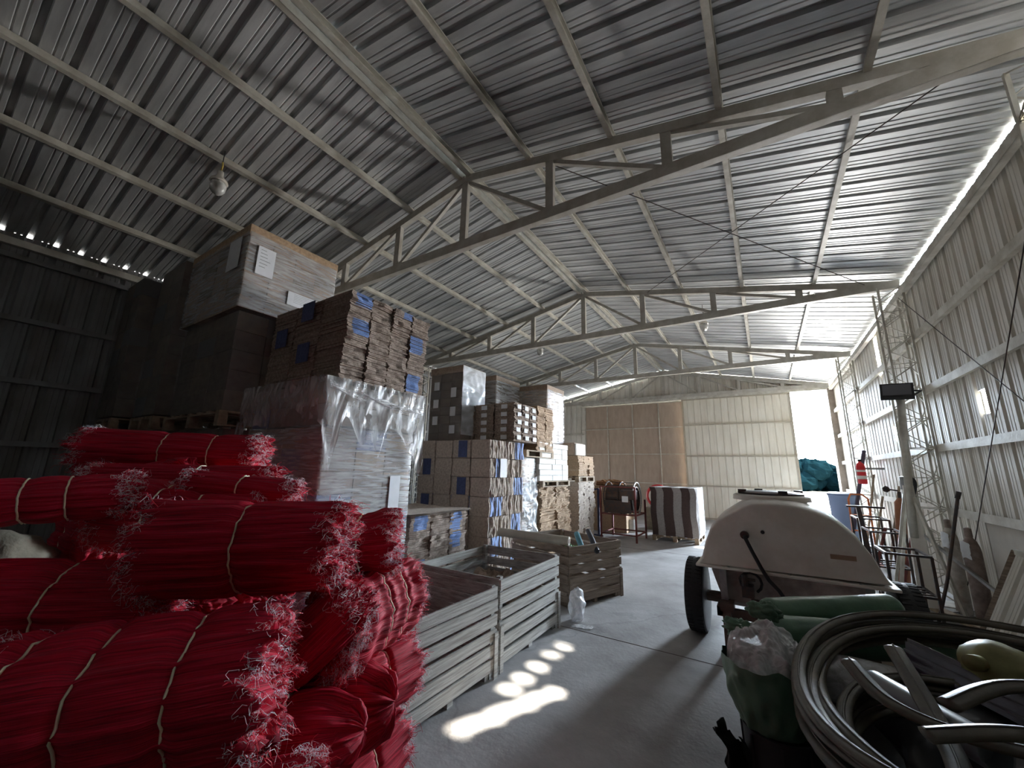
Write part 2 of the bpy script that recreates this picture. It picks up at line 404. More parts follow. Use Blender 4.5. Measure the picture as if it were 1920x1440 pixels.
# cream leaf: shallow vertical seams with three rails
mb = MB(); pts = []
x = .66
while x < 4.15:
    pts += [(x, 0), (x+.17, 0), (x+.176, .022), (x+.190, .022), (x+.196, 0)]; x += .232
pts = [p for p in pts if p[0] < 4.16]+[(4.16, 0)]
vs = []
for xx, h in pts: vs += [(xx, YE-.02+h, .0), (xx, YE-.02+h, 4.47)]
mb.add(vs, [(2*i, 2*i+2, 2*i+3, 2*i+1) for i in range(len(pts)-1)])
d2 = tag(mb.build('door_2', M['door_cream']), kind='structure')
f = MB()
for z in (1.19, 2.28, 3.46): f.box(.66, 4.16, YE-.075, YE-.022, z-.022, z+.022)
f.box(.64, .70, YE-.05, YE-.02, .03, 4.47); f.box(4.12, 4.17, YE-.05, YE-.02, .03, 4.47)
f.box(.66, 4.16, YE-.05, YE-.02, 4.43, 4.47); f.box(.66, 4.16, YE-.05, YE-.02, .03, .07)
f.build('door_frame', mat('tan_door_rail', (.52, .46, .36), .6, 0, .2, 6), d2)
struct('trim_door_track', MB().box(-3.6, 5.33, YE-.10, YE+.14, 4.47, 4.56), M['frame'])
struct('trim_door_jamb', MB().box(5.16, 5.33, YE-.30, YE+.20, 0, 4.47), mat('brown_door_post', (.30, .25, .21), .7, 0, .3, 5))
struct('trim_gable_rail', MB().box(-5.33, -3.5, YE+.0, YE+.05, 3.2, 3.26).box(-5.33, -3.5, YE, YE+.05, 1.9, 1.96), M['frame'])
struct('ground', MB().box(-80, 120, 34, 200, -.3, -.02), M['soil'])
struct('ground', MB().box(1.5, 8.0, YE+.6, YE+1.6, -.15, -.03), M['floor'])

# trees beyond the yard
def tree(x, y, h, sd, lab=''):
    R = random.Random(sd); t = thing('tree', 'dark bluish bushy tree beyond the open door, %s from the left of the treeline' % lab, 'tree', (x, y, -.02), 'trees beyond the open door')
    mb = MB()
    for k in range(9):
        cx, cy, cz = x+(-1.6+.4*k), y+R.uniform(-1, 1), h*(.26 if k % 2 else R.uniform(.5, .62)); r = h*R.uniform(.25, .32)
        def fn(u, v):
            a = 2*PI*u; b = PI*v; p = Vector((math.cos(a)*math.sin(b), math.sin(a)*math.sin(b), math.cos(b)))
            q = r*(1+.22*noise.noise(p*2.5+Vector((sd, k, 0)))+.10*noise.noise(p*7))
            return (cx+p.x*q*1.25, cy+p.y*q, cz+p.z*q)
        mb.grid(fn, 18, 10)
    mb.build('foliage', M['foliage'], t)
    MB().tube([(x, y, -.02), (x+.1, y, h*.4)], .12, 7).build('trunk', M['trunk'], t)
for i in range(10):
    tree(-6+i*3.1+rnd.uniform(-.3, .3), 54+(i % 2)*2.5, rnd.uniform(3.6, 4.1), i, ORD[i])

# trusses -------------------------------------------------------
def truss(y, label, nm='roof_truss'):
    t = thing(nm, label, 'roof truss', (0, y, H), 'triangular steel roof trusses')
    tm = M['truss']; out = (0, 1, 0)
    for s in (-1, 1):
        MB().chan((0, y, zl(0)-.03), (s*5.22, y, zl(5.22)-.03), .11, .07, out).build('top_chord', tm, t)
    MB().chan((-5.25, y, H), (5.25, y, H), .13, .08, out).build('bottom_chord', tm, t)
    for k in range(-3, 4):
        x = k*W/4
        MB().chan((x, y, H+.02), (x, y, zl(x)-.05), .10, .06, out).build('post', tm, t)
    for s in (-1, 1):
        for k in range(3):
            xa, xb = s*k*W/4, s*(k+1)*W/4
            MB().bar((xa+s*.06, y+.01, zl(xa)-.10), (xb-s*.05, y+.01, H+.07), .05, .05, (0, 1, 0)).build('brace', tm, t)
    return t
truss(-4.95, 'cream steel roof truss farthest behind the viewer')
truss(TY[0], 'cream steel roof truss behind the viewer near the warehouse front')
truss(TY[1], 'cream steel roof truss nearest the viewer, spanning above the red bundles')
truss(TY[2], 'cream steel roof truss, second from the viewer, meeting the lattice column')
truss(TY[3], 'cream steel roof truss, third from the viewer, before the end gable')
truss(YE-.06, 'cream steel roof truss against the end gable wall above the doors')

side_name = {1: 'right', -1: 'left'}
for s in (-1, 1):
    for k in range(1, 5):
        u = .198*k; x = s*u*W; z = zl(x)+.045
        mb = MB().chan((x, YB, z), (x, YE, z), .085, .05, (s, 0, -.2) if s < 0 else (1, 0, -.2), .006)
        tag(mb.build('roof_purlin', M['frame']), 'cream steel purlin, %s below the ridge on the %s roof slope' % (ORD[k-1], side_name[s]), 'roof beam', 'purlins under the roof sheets')
for s, nm in ((-1, 'left'), (1, 'right')):
    tag(MB().chan((s*.075, YB, zl(0)+.03), (s*.075, YE, zl(0)+.03), .10, .06, (s, 0, 0)).build('ridge_purlin', M['frame']),
        'twin steel ridge beam, its %s channel under the roof peak' % nm, 'roof beam', 'ridge beams')
tag(MB().chan((5.25, 4.0, 4.46), (5.25, YE, 4.46), .10, .07, (1, 0, 0)).chan((5.25, YB, 4.46), (5.25, 2.1, 4.46), .10, .07, (1, 0, 0)).build('eave_beam', M['frame']), 'cream eave beam along the top of the right wall', 'roof beam')
tag(MB().chan((-5.25, YB, 4.56), (-5.25, YE, 4.56), .10, .07, (-1, 0, 0)).build('eave_beam', M['frame']), 'brownish eave beam along the top of the dark left wall', 'roof beam')
# wall girts
for i, z in enumerate((1.22, 2.06, 2.89, 3.70)):
    g0 = YB
    tag(MB().box(5.26, 5.325, g0, YE, z-.035, z+.035).box(5.255, 5.262, g0, YE, z-.05, z+.05).build('wall_girt', M['frame']),
        'cream horizontal girt on the right wall, %s from the floor' % ORD[i], 'wall beam', 'girts of the right wall')
for i, z in enumerate((.95, 1.84, 2.68, 3.52, 4.38)):
    tag(MB().box(-5.325, -5.26, YB, YE, z-.035, z+.035).build('wall_girt', M['wall_dark']),
        'dark horizontal girt on the left wall, %s from the floor' % ORD[i], 'wall beam', 'girts of the left wall')

# lattice columns
def lattice(x0, x1, y, zt, label):
    t = thing('lattice_column', label, 'column', ((x0+x1)/2, y, 0), 'lattice columns')
    ya, yb = y-.16, y+.16
    c = [(x0, ya), (x1, ya), (x1, yb), (x0, yb)]
    for px, py in c: MB().bar((px, py, 0), (px, py, zt), .028, .028, (0, 1, 0)).build('chord', M['frame'], t)
    mb = MB(); n = 22; dz = zt/n
    for a, b in ((0, 1), (3, 2), (0, 3), (1, 2)):
        for i in range(n):
            p, q = (c[a], c[b]) if i % 2 else (c[b], c[a])
            mb.tube([(p[0], p[1], i*dz), (q[0], q[1], (i+1)*dz)], .007, 5)
            if i % 2 == 0: mb.tube([(c[a][0], c[a][1], i*dz), (c[b][0], c[b][1], i*dz)], .006, 5)
    mb.build('lacing', M['frame'], t)
    MB().box(x0-.03, x1+.03, ya-.03, yb+.03, 0, .012).build('base_plate', M['frame'], t)
lattice(4.96, 5.24, TY[2], 4.55, 'cream lattice column on the right wall beside the floodlight')
lattice(4.98, 5.24, TY[3], 4.55, 'cream lattice column on the right wall behind the leaning ladder')
lattice(-5.24, -4.96, TY[1], 4.55, 'dark lattice column on the left wall under the nearest truss')
lattice(-5.24, -4.96, TY[2], 4.55, 'dark lattice column on the left wall under the second truss')
lattice(-5.24, -4.96, TY[3], 4.55, 'dark lattice column on the left wall under the third truss')
lattice(4.96, 5.24, TY[1], 4.55, 'cream lattice column on the right wall nearest the viewer')
# rods
def rod(p, q, label, grp, r=.006):
    tag(MB().tube([p, q], r, 6).build('brace_rod', M['darkmetal']), label, 'brace rod', grp)
rod((4.85, 3.72, 4.69), (1.45, 7.98, 5.37), 'thin roof brace rod rising leftwards between the two nearest trusses', 'roof brace rods')
rod((1.25, 3.72, 5.41), (4.85, 7.98, 4.69), 'thin roof brace rod falling rightwards between the two nearest trusses', 'roof brace rods')
rod((5.22, 8.1, 4.45), (5.22, 3.9, 1.2), 'thin wall brace rod falling towards the viewer on the right wall', 'wall brace rods', .005)
rod((5.20, 7.6, .3), (5.20, 4.0, 4.4), 'thin wall brace rod rising towards the viewer on the right wall', 'wall brace rods', .005)
# translucent slips hanging on the right wall
struct('window_1', MB().box(5.365, 5.372, 6.38, 6.55, 2.36, 2.63), film_mat('frosted_sheet', .5, rough=.4))

# lamps
def lamp(x, y, z, label, hook=M['darkmetal']):
    t = thing('pendant_lamp', label, 'lamp', (x, y, z), 'pendant lamps under the roof')
    mb = MB(); mb.tube([(x, y, z+.30), (x+.02, y, z+.24), (x, y, z+.17)], .009, 6); mb.build('hook', hook, t)
    MB().tube([(x, y, zs(x)-.002), (x, y, z+.29)], .005, 6).build('wire', M['black'], t)
    MB().lathe([(.018, .18), (.03, .17), (.035, .10), (.085, .05), (.095, .02), (.09, .015)], (x, y, z), n=20).build('lamp_cap', M['fibreglass'], t, smooth=True)
    MB().lathe([(.080, .015), (.085, -.03), (.075, -.09), (.05, -.125), (.015, -.14)], (x, y, z), n=20).build('glass_bulb', M['glass'], t, smooth=True)
M['yellow'] = mat('yellow_strap', (.70, .50, .10), .6)
lamp(-2.02, 1.52, 4.92, 'bell-shaped glass lamp on a yellow hook over the wrapped stacks', M['yellow'])
lamp(2.36, 9.1, 4.84, 'pendant lamp under the right roof slope behind the second truss')
lamp(-1.78, 9.2, 4.88, 'pendant lamp under the left roof slope behind the second truss')

# ---------------------------------------------------------------- pallets and cardboard
def pallet(x0, x1, y0, y1, z0, label, hh=.13):
    t = thing('wooden_pallet', label, 'pallet', ((x0+x1)/2, (y0+y1)/2, z0), 'wooden pallets')
    mb = MB(); n = 7
    for i in range(n):
        a = x0 + (x1-x0-.09)*i/(n-1); mb.box(a, a+.09, y0, y1, z0+hh-.02, z0+hh)
    for y in (y0, (y0+y1)/2-.04, y1-.08): mb.box(x0, x1, y, y+.08, z0+hh-.037, z0+hh-.021)
    mb.build('deck', M['wood_pallet'], t)
    for x in (x0, (x0+x1)/2-.045, x1-.09):
        for y in (y0, (y0+y1)/2-.045, y1-.09):
            MB().box(x, x+.09, y, y+.09, z0+.018, z0+hh-.038).build('block', M['wood_pallet'], t)
        MB().box(x, x+.09, y0, y1, z0, z0+.017).build('runner', M['wood_pallet'], t)
    return t

def bale_mesh(x0, x1, y0, y1, z0, z1, orient, R, blue=None, th=.016, jit=.010, wav=.006):
    """a tied bundle of flat-folded boxes; wavy sheet edges. material 0 edge, 1 blue"""
    mb = MB(); g = .004
    x0 += g; x1 -= g; y0 += g; y1 -= g; z0 += .001; z1 -= .001
    if orient == 'h':
        n = max(2, int(round((z1-z0)/th))); L = (z1-z0)/n; a0, a1 = y0, y1
    else:
        n = max(2, int(round((y1-y0)/th))); L = (y1-y0)/n; a0, a1 = z0, z1
    m = max(3, int((a1-a0)/.055)); ph = R.uniform(0, 99); drift = 0
    for i in range(n):
        drift = drift*.8 + R.uniform(-1, 1)*jit*.7
        dx = drift + R.uniform(-jit, jit)*.5; dx0 = R.uniform(0, jit)
        a = a0 + (R.uniform(0, jit) if orient == 'h' else 0); b = a1 - (R.uniform(0, jit) if orient == 'h' else R.uniform(0, .012))
        poly = []
        for k in range(m+1):
            t_ = a+(b-a)*k/m
            poly.append((x1 - jit*.8 + dx + wav*noise.noise(Vector((t_*9, i*.35, ph)))*2, t_))
        poly.append((x0+dx0, b)); poly.append((x0+dx0, a)); q = len(poly)
        lo = z0+i*L if orient == 'h' else y0+i*L; gap = L*R.uniform(.06, .22); hi = lo+L-gap
        vs = []
        for lv in (lo, hi):
            for px, pa in poly: vs.append((px, pa, lv) if orient == 'h' else (px, lv, pa))
        fs = []; mi = []
        for k in range(q):
            fs.append((k, (k+1) % q, q+(k+1) % q, q+k))
            isb = 0
            if blue:
                c = (poly[k][1]+poly[(k+1) % q][1])/2
                if orient == 'h':
                    if blue[0] < (c-a0)/(a1-a0) < blue[1] and k < m and blue[2] < i/n < blue[3]: isb = 1
                else:
                    if blue[0] < i/n < blue[1] and k < m: isb = 1
            mi.append(isb)
        fs.append(tuple(range(q-1, -1, -1))); fs.append(tuple(range(q, 2*q))); mi += [0, 0]
        mb.add(vs, fs, mi)
    return mb

def load(desc, grp, x0, x1, y0, y1, z0, z1, nx, ny, nz, orient, blues=(), seed=1, mats=None, lean=0., skip=(), label_mark=None, th=.016, jit=.010, wav=.006):
    """desc names the stack. columns along the aisle face are counted from the viewer."""
    R = random.Random(seed); sx_, sy_, sz_ = (x1-x0)/nx, (y1-y0)/ny, (z1-z0)/nz
    colw = {1: ['whole width'], 2: ['nearer column', 'farther column'], 3: ['nearest column', 'middle column', 'farthest column'],
            4: ['nearest column', 'second column', 'third column', 'farthest column']}[ny]
    for k in range(nz):
        for j in range(ny):
            for i in range(nx):
                if not (i == nx-1 or j == 0 or k == nz-1 or (j == ny-1)): continue
                if (i, j, k) in skip: continue
                a, b = x0+i*sx_, x0+(i+1)*sx_; c, d = y0+j*sy_, y0+(j+1)*sy_
                o = R.uniform(-.012, .008)
                if i == nx-1: b += o
                bl = None; fp = False
                for q in blues:
                    if q[0] == k and q[1] == j: bl = q[2]
                    if q[0] == k and q[1] == 'f%d' % i and j == 0: fp = True
                zz0, zz1 = z0+k*sz_, z0+(k+1)*sz_
                mb = bale_mesh(a, b, c, d, zz0, zz1, orient, R, bl, th, jit, wav)
                if lean: mb.v = [(p[0], p[1]+(p[2]-z0)*lean, p[2]) for p in mb.v]
                row = nz-1-k
                place = ('aisle side, '+colw[j]) if i == nx-1 else '%s, %s' % (['one column in', 'two columns in', 'three columns in', 'four columns in'][nx-2-i], colw[j].replace(' column', ''))
                rw = 'top row' if row == 0 else ('%s row' % ORD[row])
                lab = '%scardboard bundle, %s, %s, %s' % ('blue-marked ' if bl else '', desc, rw, place)
                o_ = tag(mb.build('cardboard_bundle', mats or [M['card_edge'], M['blue']]), lab, 'cardboard bundle', grp)
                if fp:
                    MB().box(a+(b-a)*.32, b-(b-a)*.22, c-.004, c+.003, zz0+.012, zz1-.012).build('blue_panel', M['shaded_blue'], o_)
                if label_mark and (i == nx-1 or j == 0):
                    w_, h_ = label_mark
                    if i == nx-1 and not bl:
                        cy, cz = (c+d)/2+R.uniform(-.02, .02), (zz0+zz1)/2
                        MB().box(b+.004, b+.007, cy-w_/2, cy+w_/2, cz-h_/2, cz+h_/2).build('paper_label', M['paper'], o_)
                    if j == 0:
                        cx, cz = (a+b)/2, (zz0+zz1)/2
                        MB().box(cx-w_/2, cx+w_/2, c-.006, c-.001, cz-h_/2, cz+h_/2).build('paper_label', M['paper'], o_)

# row along the aisle, face at x = XA
XA = -0.20
# C: three loads high, nearest corner stack
def film_shell(name, parent, x0, x1, y0, y1, z0, z1, m, top=True, wr=.006, nseg=40):
    """wrapped film around a block, rounded corners, slight sag lines"""
    mb = MB(); r = .03; prof = []
    for cx, cy, a0 in ((x1-r, y1-r, 0), (x0+r, y1-r, 90), (x0+r, y0+r, 180), (x1-r, y0+r, 270)):
        for k in range(4):
            a = math.radians(a0+k*30); prof.append((cx+r*math.cos(a), cy+r*math.sin(a)))
    pp = []
    for i in range(len(prof)):
        p, q = prof[i], prof[(i+1) % len(prof)]; L = math.dist(p, q); n = max(1, int(L/.12))
        for k in range(n): pp.append((p[0]+(q[0]-p[0])*k/n, p[1]+(q[1]-p[1])*k/n))
    cx, cy = (x0+x1)/2, (y0+y1)/2; nz = nseg; n = len(pp); vs = []
    for j in range(nz+1):
        z = z0+(z1-z0)*j/nz
        for px, py in pp:
            q = wr*noise.noise(Vector((px*2.5, py*2.5, z*22)))+wr*.7*noise.noise(Vector((px*6, py*6, z*6)))
            dx, dy = px-cx, py-cy; L = math.hypot(dx, dy)
            vs.append((px+dx/L*q, py+dy/L*q, z))
    fs = [(j*n+i, j*n+(i+1) % n, (j+1)*n+(i+1) % n, (j+1)*n+i) for j in range(nz) for i in range(n)]
    if top: fs.append(tuple(nz*n+i for i in range(n)))
    mb.add(vs, fs)
    return mb.build(name, m, parent, smooth=True)

def wrapped(name, label, grp, x0, x1, y0, y1, z0, z1, m, inner, nb=(3, 3, 6), capm=None, papers=(), seed=1, gloss=False):
    """film-wrapped block of cartons: core with carton joints, optional lid, film, paper sheets on +X face or -Y face"""
    R = random.Random(seed)
    t = thing(name, label, 'wrapped pallet load', ((x0+x1)/2, (y0+y1)/2, z0), grp)
    mb = MB(); nx, ny, nz = nb; zt = z1-(.13 if capm else .012); e = .018
    for i in range(nx):
        for j in range(ny):
            for k in range(nz):
                if not (i in (0, nx-1) or j in (0, ny-1) or k == nz-1): continue
                a, b = x0+e+(x1-x0-2*e)*i/nx, x0+e+(x1-x0-2*e)*(i+1)/nx; c, d = y0+e+(y1-y0-2*e)*j/ny, y0+e+(y1-y0-2*e)*(j+1)/ny
                zz, zy = z0+(zt-z0)*k/nz, z0+(zt-z0)*(k+1)/nz; q = lambda: R.uniform(0, .008)
                mb.box(a+q(), b-q(), c+q(), d-q(), zz+.002, zy-.003, R.choice([0, 0, 0, 1, 1, 2]) if len(inner) > 2 else 0)
    mb.build('carton_block', inner, t)
    if capm:
        MB().box(x0+.004, x1-.004, y0+.004, y1-.004, zt, z1-.004).build('cardboard_lid', capm, t, bevel=.006)
    film_shell('stretch_film', t, x0, x1, y0, y1, z0, z1 - (.10 if capm else 0), m, top=not capm)
    if gloss:
        MB().grid(lambda u, v: (x1+.014+.010*noise.noise(Vector((u*5, v*7, 0))), y0+(y1-y0)*u, z0+.1+(z1-z0-.12)*v), 30, 40).build('glossy_film_side', M['film_shiny'], t, smooth=True)
    for (f_, a, b, c, d) in papers:
        q = MB()
        if f_ == 'x':
            q.box(x1+.008, x1+.011, a, b, c, d)
            p_ = q.build('paper_sheet', M['paper'], t)
            if z1 < 2.3: continue
            k = MB()
            for r_ in range(6): k.box(x1+.0112, x1+.0122, a+(b-a)*.15, a+(b-a)*(.45+.3*R.random()), d-(d-c)*(.12+.12*r_), d-(d-c)*(.10+.12*r_))
            k.build('print', M['ink'], p_)
        else:
            q.box(a, b, y0-.012, y0-.009, c, d); q.build('paper_sheet', M['paper'], t)
    return t

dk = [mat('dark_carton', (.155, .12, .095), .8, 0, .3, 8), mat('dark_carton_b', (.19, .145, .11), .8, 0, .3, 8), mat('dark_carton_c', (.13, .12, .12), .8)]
bl_ = [mat('grey_carton', (.34, .30, .27), .8, 0, .3, 8), mat('grey_carton_b', (.42, .34, .27), .8, 0, .3, 8), mat('bluish_carton', (.24, .28, .42), .8, 0, .2, 8)]

pallet(-1.66, XA-.02, 2.14, 3.22, 0, 'pallet at floor level under the nearest film-wrapped corner stack')
wrapped('wrapped_pallet', 'film-wrapped carton load with a long white sheet, behind the red bundles', 'wrapped loads', -1.66, XA, 2.12, 3.24, .13, 2.02, M['film'], bl_, (4, 3, 9),
        papers=(('x', 2.93, 3.07, .95, 1.55),), seed=4)
# brown boxes under the drape up to 2.47
wrapped('wrapped_pallet', 'low carton layer hidden under the torn plastic drape', 'wrapped loads', -1.66, XA-.01, 2.13, 3.25, 2.02, 2.45, M['film_thin'], bl_, (4, 3, 2), seed=5)
load('high stack over torn plastic', 'bundles of the high blue-patched stack', -1.66, XA+.01, 2.20, 3.33, 2.47, 3.42, 3, 4, 4, 'h',
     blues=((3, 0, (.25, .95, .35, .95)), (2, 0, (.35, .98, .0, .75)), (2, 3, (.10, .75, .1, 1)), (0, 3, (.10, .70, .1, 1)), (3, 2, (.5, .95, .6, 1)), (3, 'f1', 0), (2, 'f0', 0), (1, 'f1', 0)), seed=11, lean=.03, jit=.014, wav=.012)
# the torn plastic drape
def drape():
    t = thing('torn_plastic_sheet', 'torn crumpled clear plastic sheet hanging over the wrapped corner load', 'plastic sheet', (-.9, 2.7, 2.45))
    x0, x1, y0, y1 = -1.74, XA+.035, 2.055, 3.32
    per = [(x0, y1), (x0, y0), (x1, y0), (x1, y1)]
    L = [y1-y0, x1-x0, y1-y0]; tot = sum(L)
    def at_(u):
        d = u*tot
        for i, l_ in enumerate(L):
            if d <= l_ or i == 2:
                k = min(1, d/l_); p, q = per[i], per[i+1]; nrm = [(-1, 0), (0, -1), (1, 0)][i]
                return p[0]+(q[0]-p[0])*k, p[1]+(q[1]-p[1])*k, nrm
            d -= l_
    def depth(u):
        b = .42+.10*noise.noise(Vector((u*7, 3, 0)))+.10*noise.noise(Vector((u*26, 1, 0)))
        for c, w_, h_ in ((.715, .018, .42), (.80, .03, .22), (.845, .02, .30), (.95, .03, .28), (.60, .05, -.10), (.99, .02, .42), (.3, .1, .1)):
            b += h_*math.exp(-((u-c)/w_)**2)
        return b
    def fn(u, v):
        x, y, n_ = at_(u); z = 2.475 - v*depth(u)
        q = .034*noise.noise(Vector((u*26+v*2, v*1.6, 0)))+.016*noise.noise(Vector((u*70+v*4, v*3, 5)))+.02*v+.014
        pull = .02*math.sin(v*9+u*60)
        return (x+n_[0]*q*1.0+pull*.3, y+n_[1]*q*1.0, z+.008*noise.noise(Vector((u*40, v*4, 2))))
    MB().grid(fn, 260, 26, keep=lambda u, v: not (v > .55 and noise.noise(Vector((u*40, v*3, 9))) > .30)).build('hanging_skirt', M['film_drape'], t, smooth=True)
    MB().grid(lambda u, v: (x0+(x1-x0)*u, y0+(y1-y0)*v, 2.461+.004*noise.noise(Vector((u*14, v*12, 0)))), 40, 30).build('top_sheet', M['film_drape'], t, smooth=True)
    # rope of twisted plastic along the fold
    mb = MB()
    for k in range(5):
        pts = []
        for i in range(30):
            s_ = i/29; pts.append((XA+.05+.02*math.sin(s_*9+k), 2.1+1.2*s_, 2.36-.10*s_-.05*math.sin(s_*PI)+.015*k+.01*math.sin(s_*23+k*2)))
        mb.tube(pts, .006+.002*k, 6)
    mb.build('twisted_fold', M['film_drape'], t, smooth=True)
drape()

# E: low stack between corner stack and the crates
pallet(-1.2, XA-.02, 3.30, 4.30, 0, 'pallet under the low waist-high cardboard stack')
load('low waist-high stack', 'bundles of the low waist-high stack', -1.20, XA, 3.28, 4.30, .13, 1.10, 2, 3, 4, 'h', blues=((3, 0, (.2, .8, .3, 1)), (3, 2, (.1, .6, 0, 1)), (2, 2, (.1, .6, .2, 1)), (1, 0, (.2, .9, 0, 1)), (0, 0, (.3, .9, .3, 1)), (1, 2, (.3, .9, 0, .3))), seed=21, th=.020, jit=.014, wav=.012)
tag(MB().grid(lambda u, v: (-1.24+1.09*u, 3.26+1.06*v, 1.108+.010*noise.noise(Vector((u*5, v*5, 0)))), 20, 20).grid(lambda u, v: (-1.24+1.09*u, 3.26+1.06*v, 1.125+.010*noise.noise(Vector((u*5, v*5, 0)))), 20, 20).build('cardboard_sheet', M['card_pale'], smooth=True),
    'loose pale cardboard sheet lying on top of the low waist-high stack', 'cardboard sheet')

# D: tall stack of upright bundles with blue patches
pallet(-1.66, XA-.02, 4.80, 5.74, 0, 'pallet under the tall dark stack of upright bundles')
load('tall upright-sheet stack', 'bundles of the tall upright-sheet stack', -1.68, XA, 4.78, 5.72, .13, 2.08, 4, 2, 7, 'v',
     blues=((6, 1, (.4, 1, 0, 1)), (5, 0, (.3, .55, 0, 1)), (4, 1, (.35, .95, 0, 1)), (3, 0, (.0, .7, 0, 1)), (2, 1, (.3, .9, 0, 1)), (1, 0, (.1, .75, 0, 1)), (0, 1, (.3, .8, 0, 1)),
            (6, 'f2', 0), (5, 'f0', 0), (3, 'f0', 0), (4, 'f2', 0), (2, 'f1', 0), (1, 'f0', 0)), seed=31, mats=[M['card_pale'], M['lit_blue']], th=.02, jit=.012, wav=.014)
tag(MB().box(XA+.012, XA+.016, 5.02, 5.20, 1.52, 1.80).build('paper_sheet', M['paper']), 'white sheet on the tall upright-sheet stack, aisle side', 'paper')

# D2: white-label bundles above
load('white-label stack', 'bundles of the white-label stack', -1.45, XA, 5.42, 6.20, 2.10, 2.74, 3, 3, 5, 'h', seed=41, label_mark=(.12, .07), mats=[M['card_edge'], M['blue']], th=.02, jit=.014, wav=.014)
pallet(-1.45, XA-.02, 5.86, 6.9, 1.86, 'pallet carrying the tan cardboard bundles behind the white-label stack', .12)
load('tan stack behind white labels', 'bundles of the tan stack', -1.25, XA, 6.22, 6.88, 1.98, 2.80, 2, 2, 4, 'h', seed=43, mats=[M['card_orange'], M['blue']], th=.022, jit=.016, wav=.014)
# support below D2/tan: wrapped lower load between D and G
pallet(-1.45, XA-.05, 5.86, 6.34, 0, 'narrow pallet under the dark wrapped load beside the upright-sheet stack')
wrapped('wrapped_pallet', 'half-hidden wrapped carton load with loose silvery film, beside the upright-sheet stack', 'wrapped loads', -1.45, XA-.08, 5.80, 6.34, .13, 1.86, M['film'], bl_, (3, 2, 7), seed=51)
tag(MB().grid(lambda u, v: (XA-.05+.05*noise.noise(Vector((u*6, v*9, 0))), 5.80+.50*u, .55+1.0*(v*(.45+.55*u))+.35*(1-u)), 24, 24,
    keep=lambda u, v: abs(v-.45) > .08 or u > .75).build('loose_film', M['film_shiny'], smooth=True), 'loose fan of shiny plastic film hanging between two aisle stacks', 'plastic sheet')

# G: white cartons on pallet, brown wavy bundle below
pallet(-1.3, XA-.02, 6.40, 7.66, 0, 'pallet under the sagging brown cardboard pile')
load('sagging brown pile', 'bundles of the sagging brown pile', -1.25, XA, 6.40, 7.62, .13, 1.34, 2, 2, 2, 'h', seed=61, mats=[M['card_orange'], M['blue']], th=.026, jit=.026, wav=.02)
pallet(-1.25, XA, 6.42, 7.60, 1.34, 'pallet between the white cartons and the sagging brown pile', .11)
R = random.Random(5); n_c = 0
for k in range(7):
    z0 = 1.45+k*.10; off = .12 if k % 2 else 0
    ys = [6.34+off*0, 6.34+.52+off, 6.34+.95, 7.56]
    for j in range(3):
        o = tag(MB().box(-.75, XA-.03+R.uniform(-.01, .01), ys[j]+.004, ys[j+1]-.004, z0+.002, z0+.098).build('white_carton', M['whitebox'], bevel=.004),
                'white carton on the raised pallet, %s, %s' % ('top layer' if k == 6 else '%s layer from the top' % ORD[6-k], ['nearest of three', 'middle of three', 'farthest of three'][j]), 'carton', 'white cartons')
# H: farther stack
pallet(-1.2, XA-.02, 8.08, 9.0, 0, 'pallet under the farthest aisle cardboard stack')
load('farthest aisle stack', 'bundles of the farthest aisle stack', -1.2, XA, 8.05, 8.98, .13, 1.40, 2, 3, 4, 'h', seed=71, mats=[M['card_pale'], M['blue']], th=.024, jit=.016, wav=.014)
load('upper farthest aisle stack', 'bundles of the upper farthest aisle stack', -1.2, XA, 8.08, 8.98, 1.53, 1.97, 2, 3, 3, 'h', seed=72, mats=[M['card_orange'], M['blue']], th=.024, jit=.014, wav=.01)
pallet(-1.2, XA, 8.06, 9.0, 1.40, 'pallet with red end blocks between the two farthest aisle stacks', .12)
tag(MB().box(XA-.5, XA-.06, 7.98, 8.5, 1.97, 2.24).build('brown_carton', [M['card']], bevel=.005), 'brown carton with one white side on the farthest aisle stack', 'carton')
tag(MB().box(XA-.055, XA-.02, 8.0, 8.5, 1.98, 2.22).build('white_board', M['whitebox']), 'white board leaning on the brown carton of the farthest aisle stack', 'board')

# upper wrapped loads of the middle distance
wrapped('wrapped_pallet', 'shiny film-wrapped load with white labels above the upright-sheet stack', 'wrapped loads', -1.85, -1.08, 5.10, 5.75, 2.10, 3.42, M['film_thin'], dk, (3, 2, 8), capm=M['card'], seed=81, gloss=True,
        papers=(('y', -1.72, -1.60, 3.0, 3.15), ('y', -1.72, -1.60, 2.68, 2.83), ('y', -1.72, -1.60, 2.38, 2.53), ('y', -1.32, -1.20, 2.85, 3.02), ('y', -1.32, -1.20, 2.52, 2.68), ('y', -1.32, -1.20, 2.22, 2.36)))
wrapped('wrapped_pallet', 'film-wrapped load under a brown lid behind the shiny wrapped load', 'wrapped loads', -2.3, -1.10, 6.15, 7.05, 2.10, 3.46, M['film'], dk, (3, 3, 6), capm=M['card'], seed=82)
wrapped('wrapped_pallet', 'glossy white wrapped load towering behind the tan bundles', 'wrapped loads', -1.5, -.52, 7.20, 8.05, 2.20, 3.42, M['film'], [M['card'], M['card_pale'], M['card_orange']], (3, 3, 6), capm=M['card'], seed=83)
for (a, b, c, d, z1, lab, sd) in ((-2.3, -1.75, 5.80, 7.1, 2.08, 'dark wrapped base load deep behind the upright-sheet stack', 1), (-1.5, -1.3, 7.66, 7.70, .3, None, 2),):
    if lab:
        wrapped('wrapped_pallet', lab, 'wrapped loads', a, b, c, d, .0, z1, M['film_thin'], dk, (2, 3, 5), seed=sd)
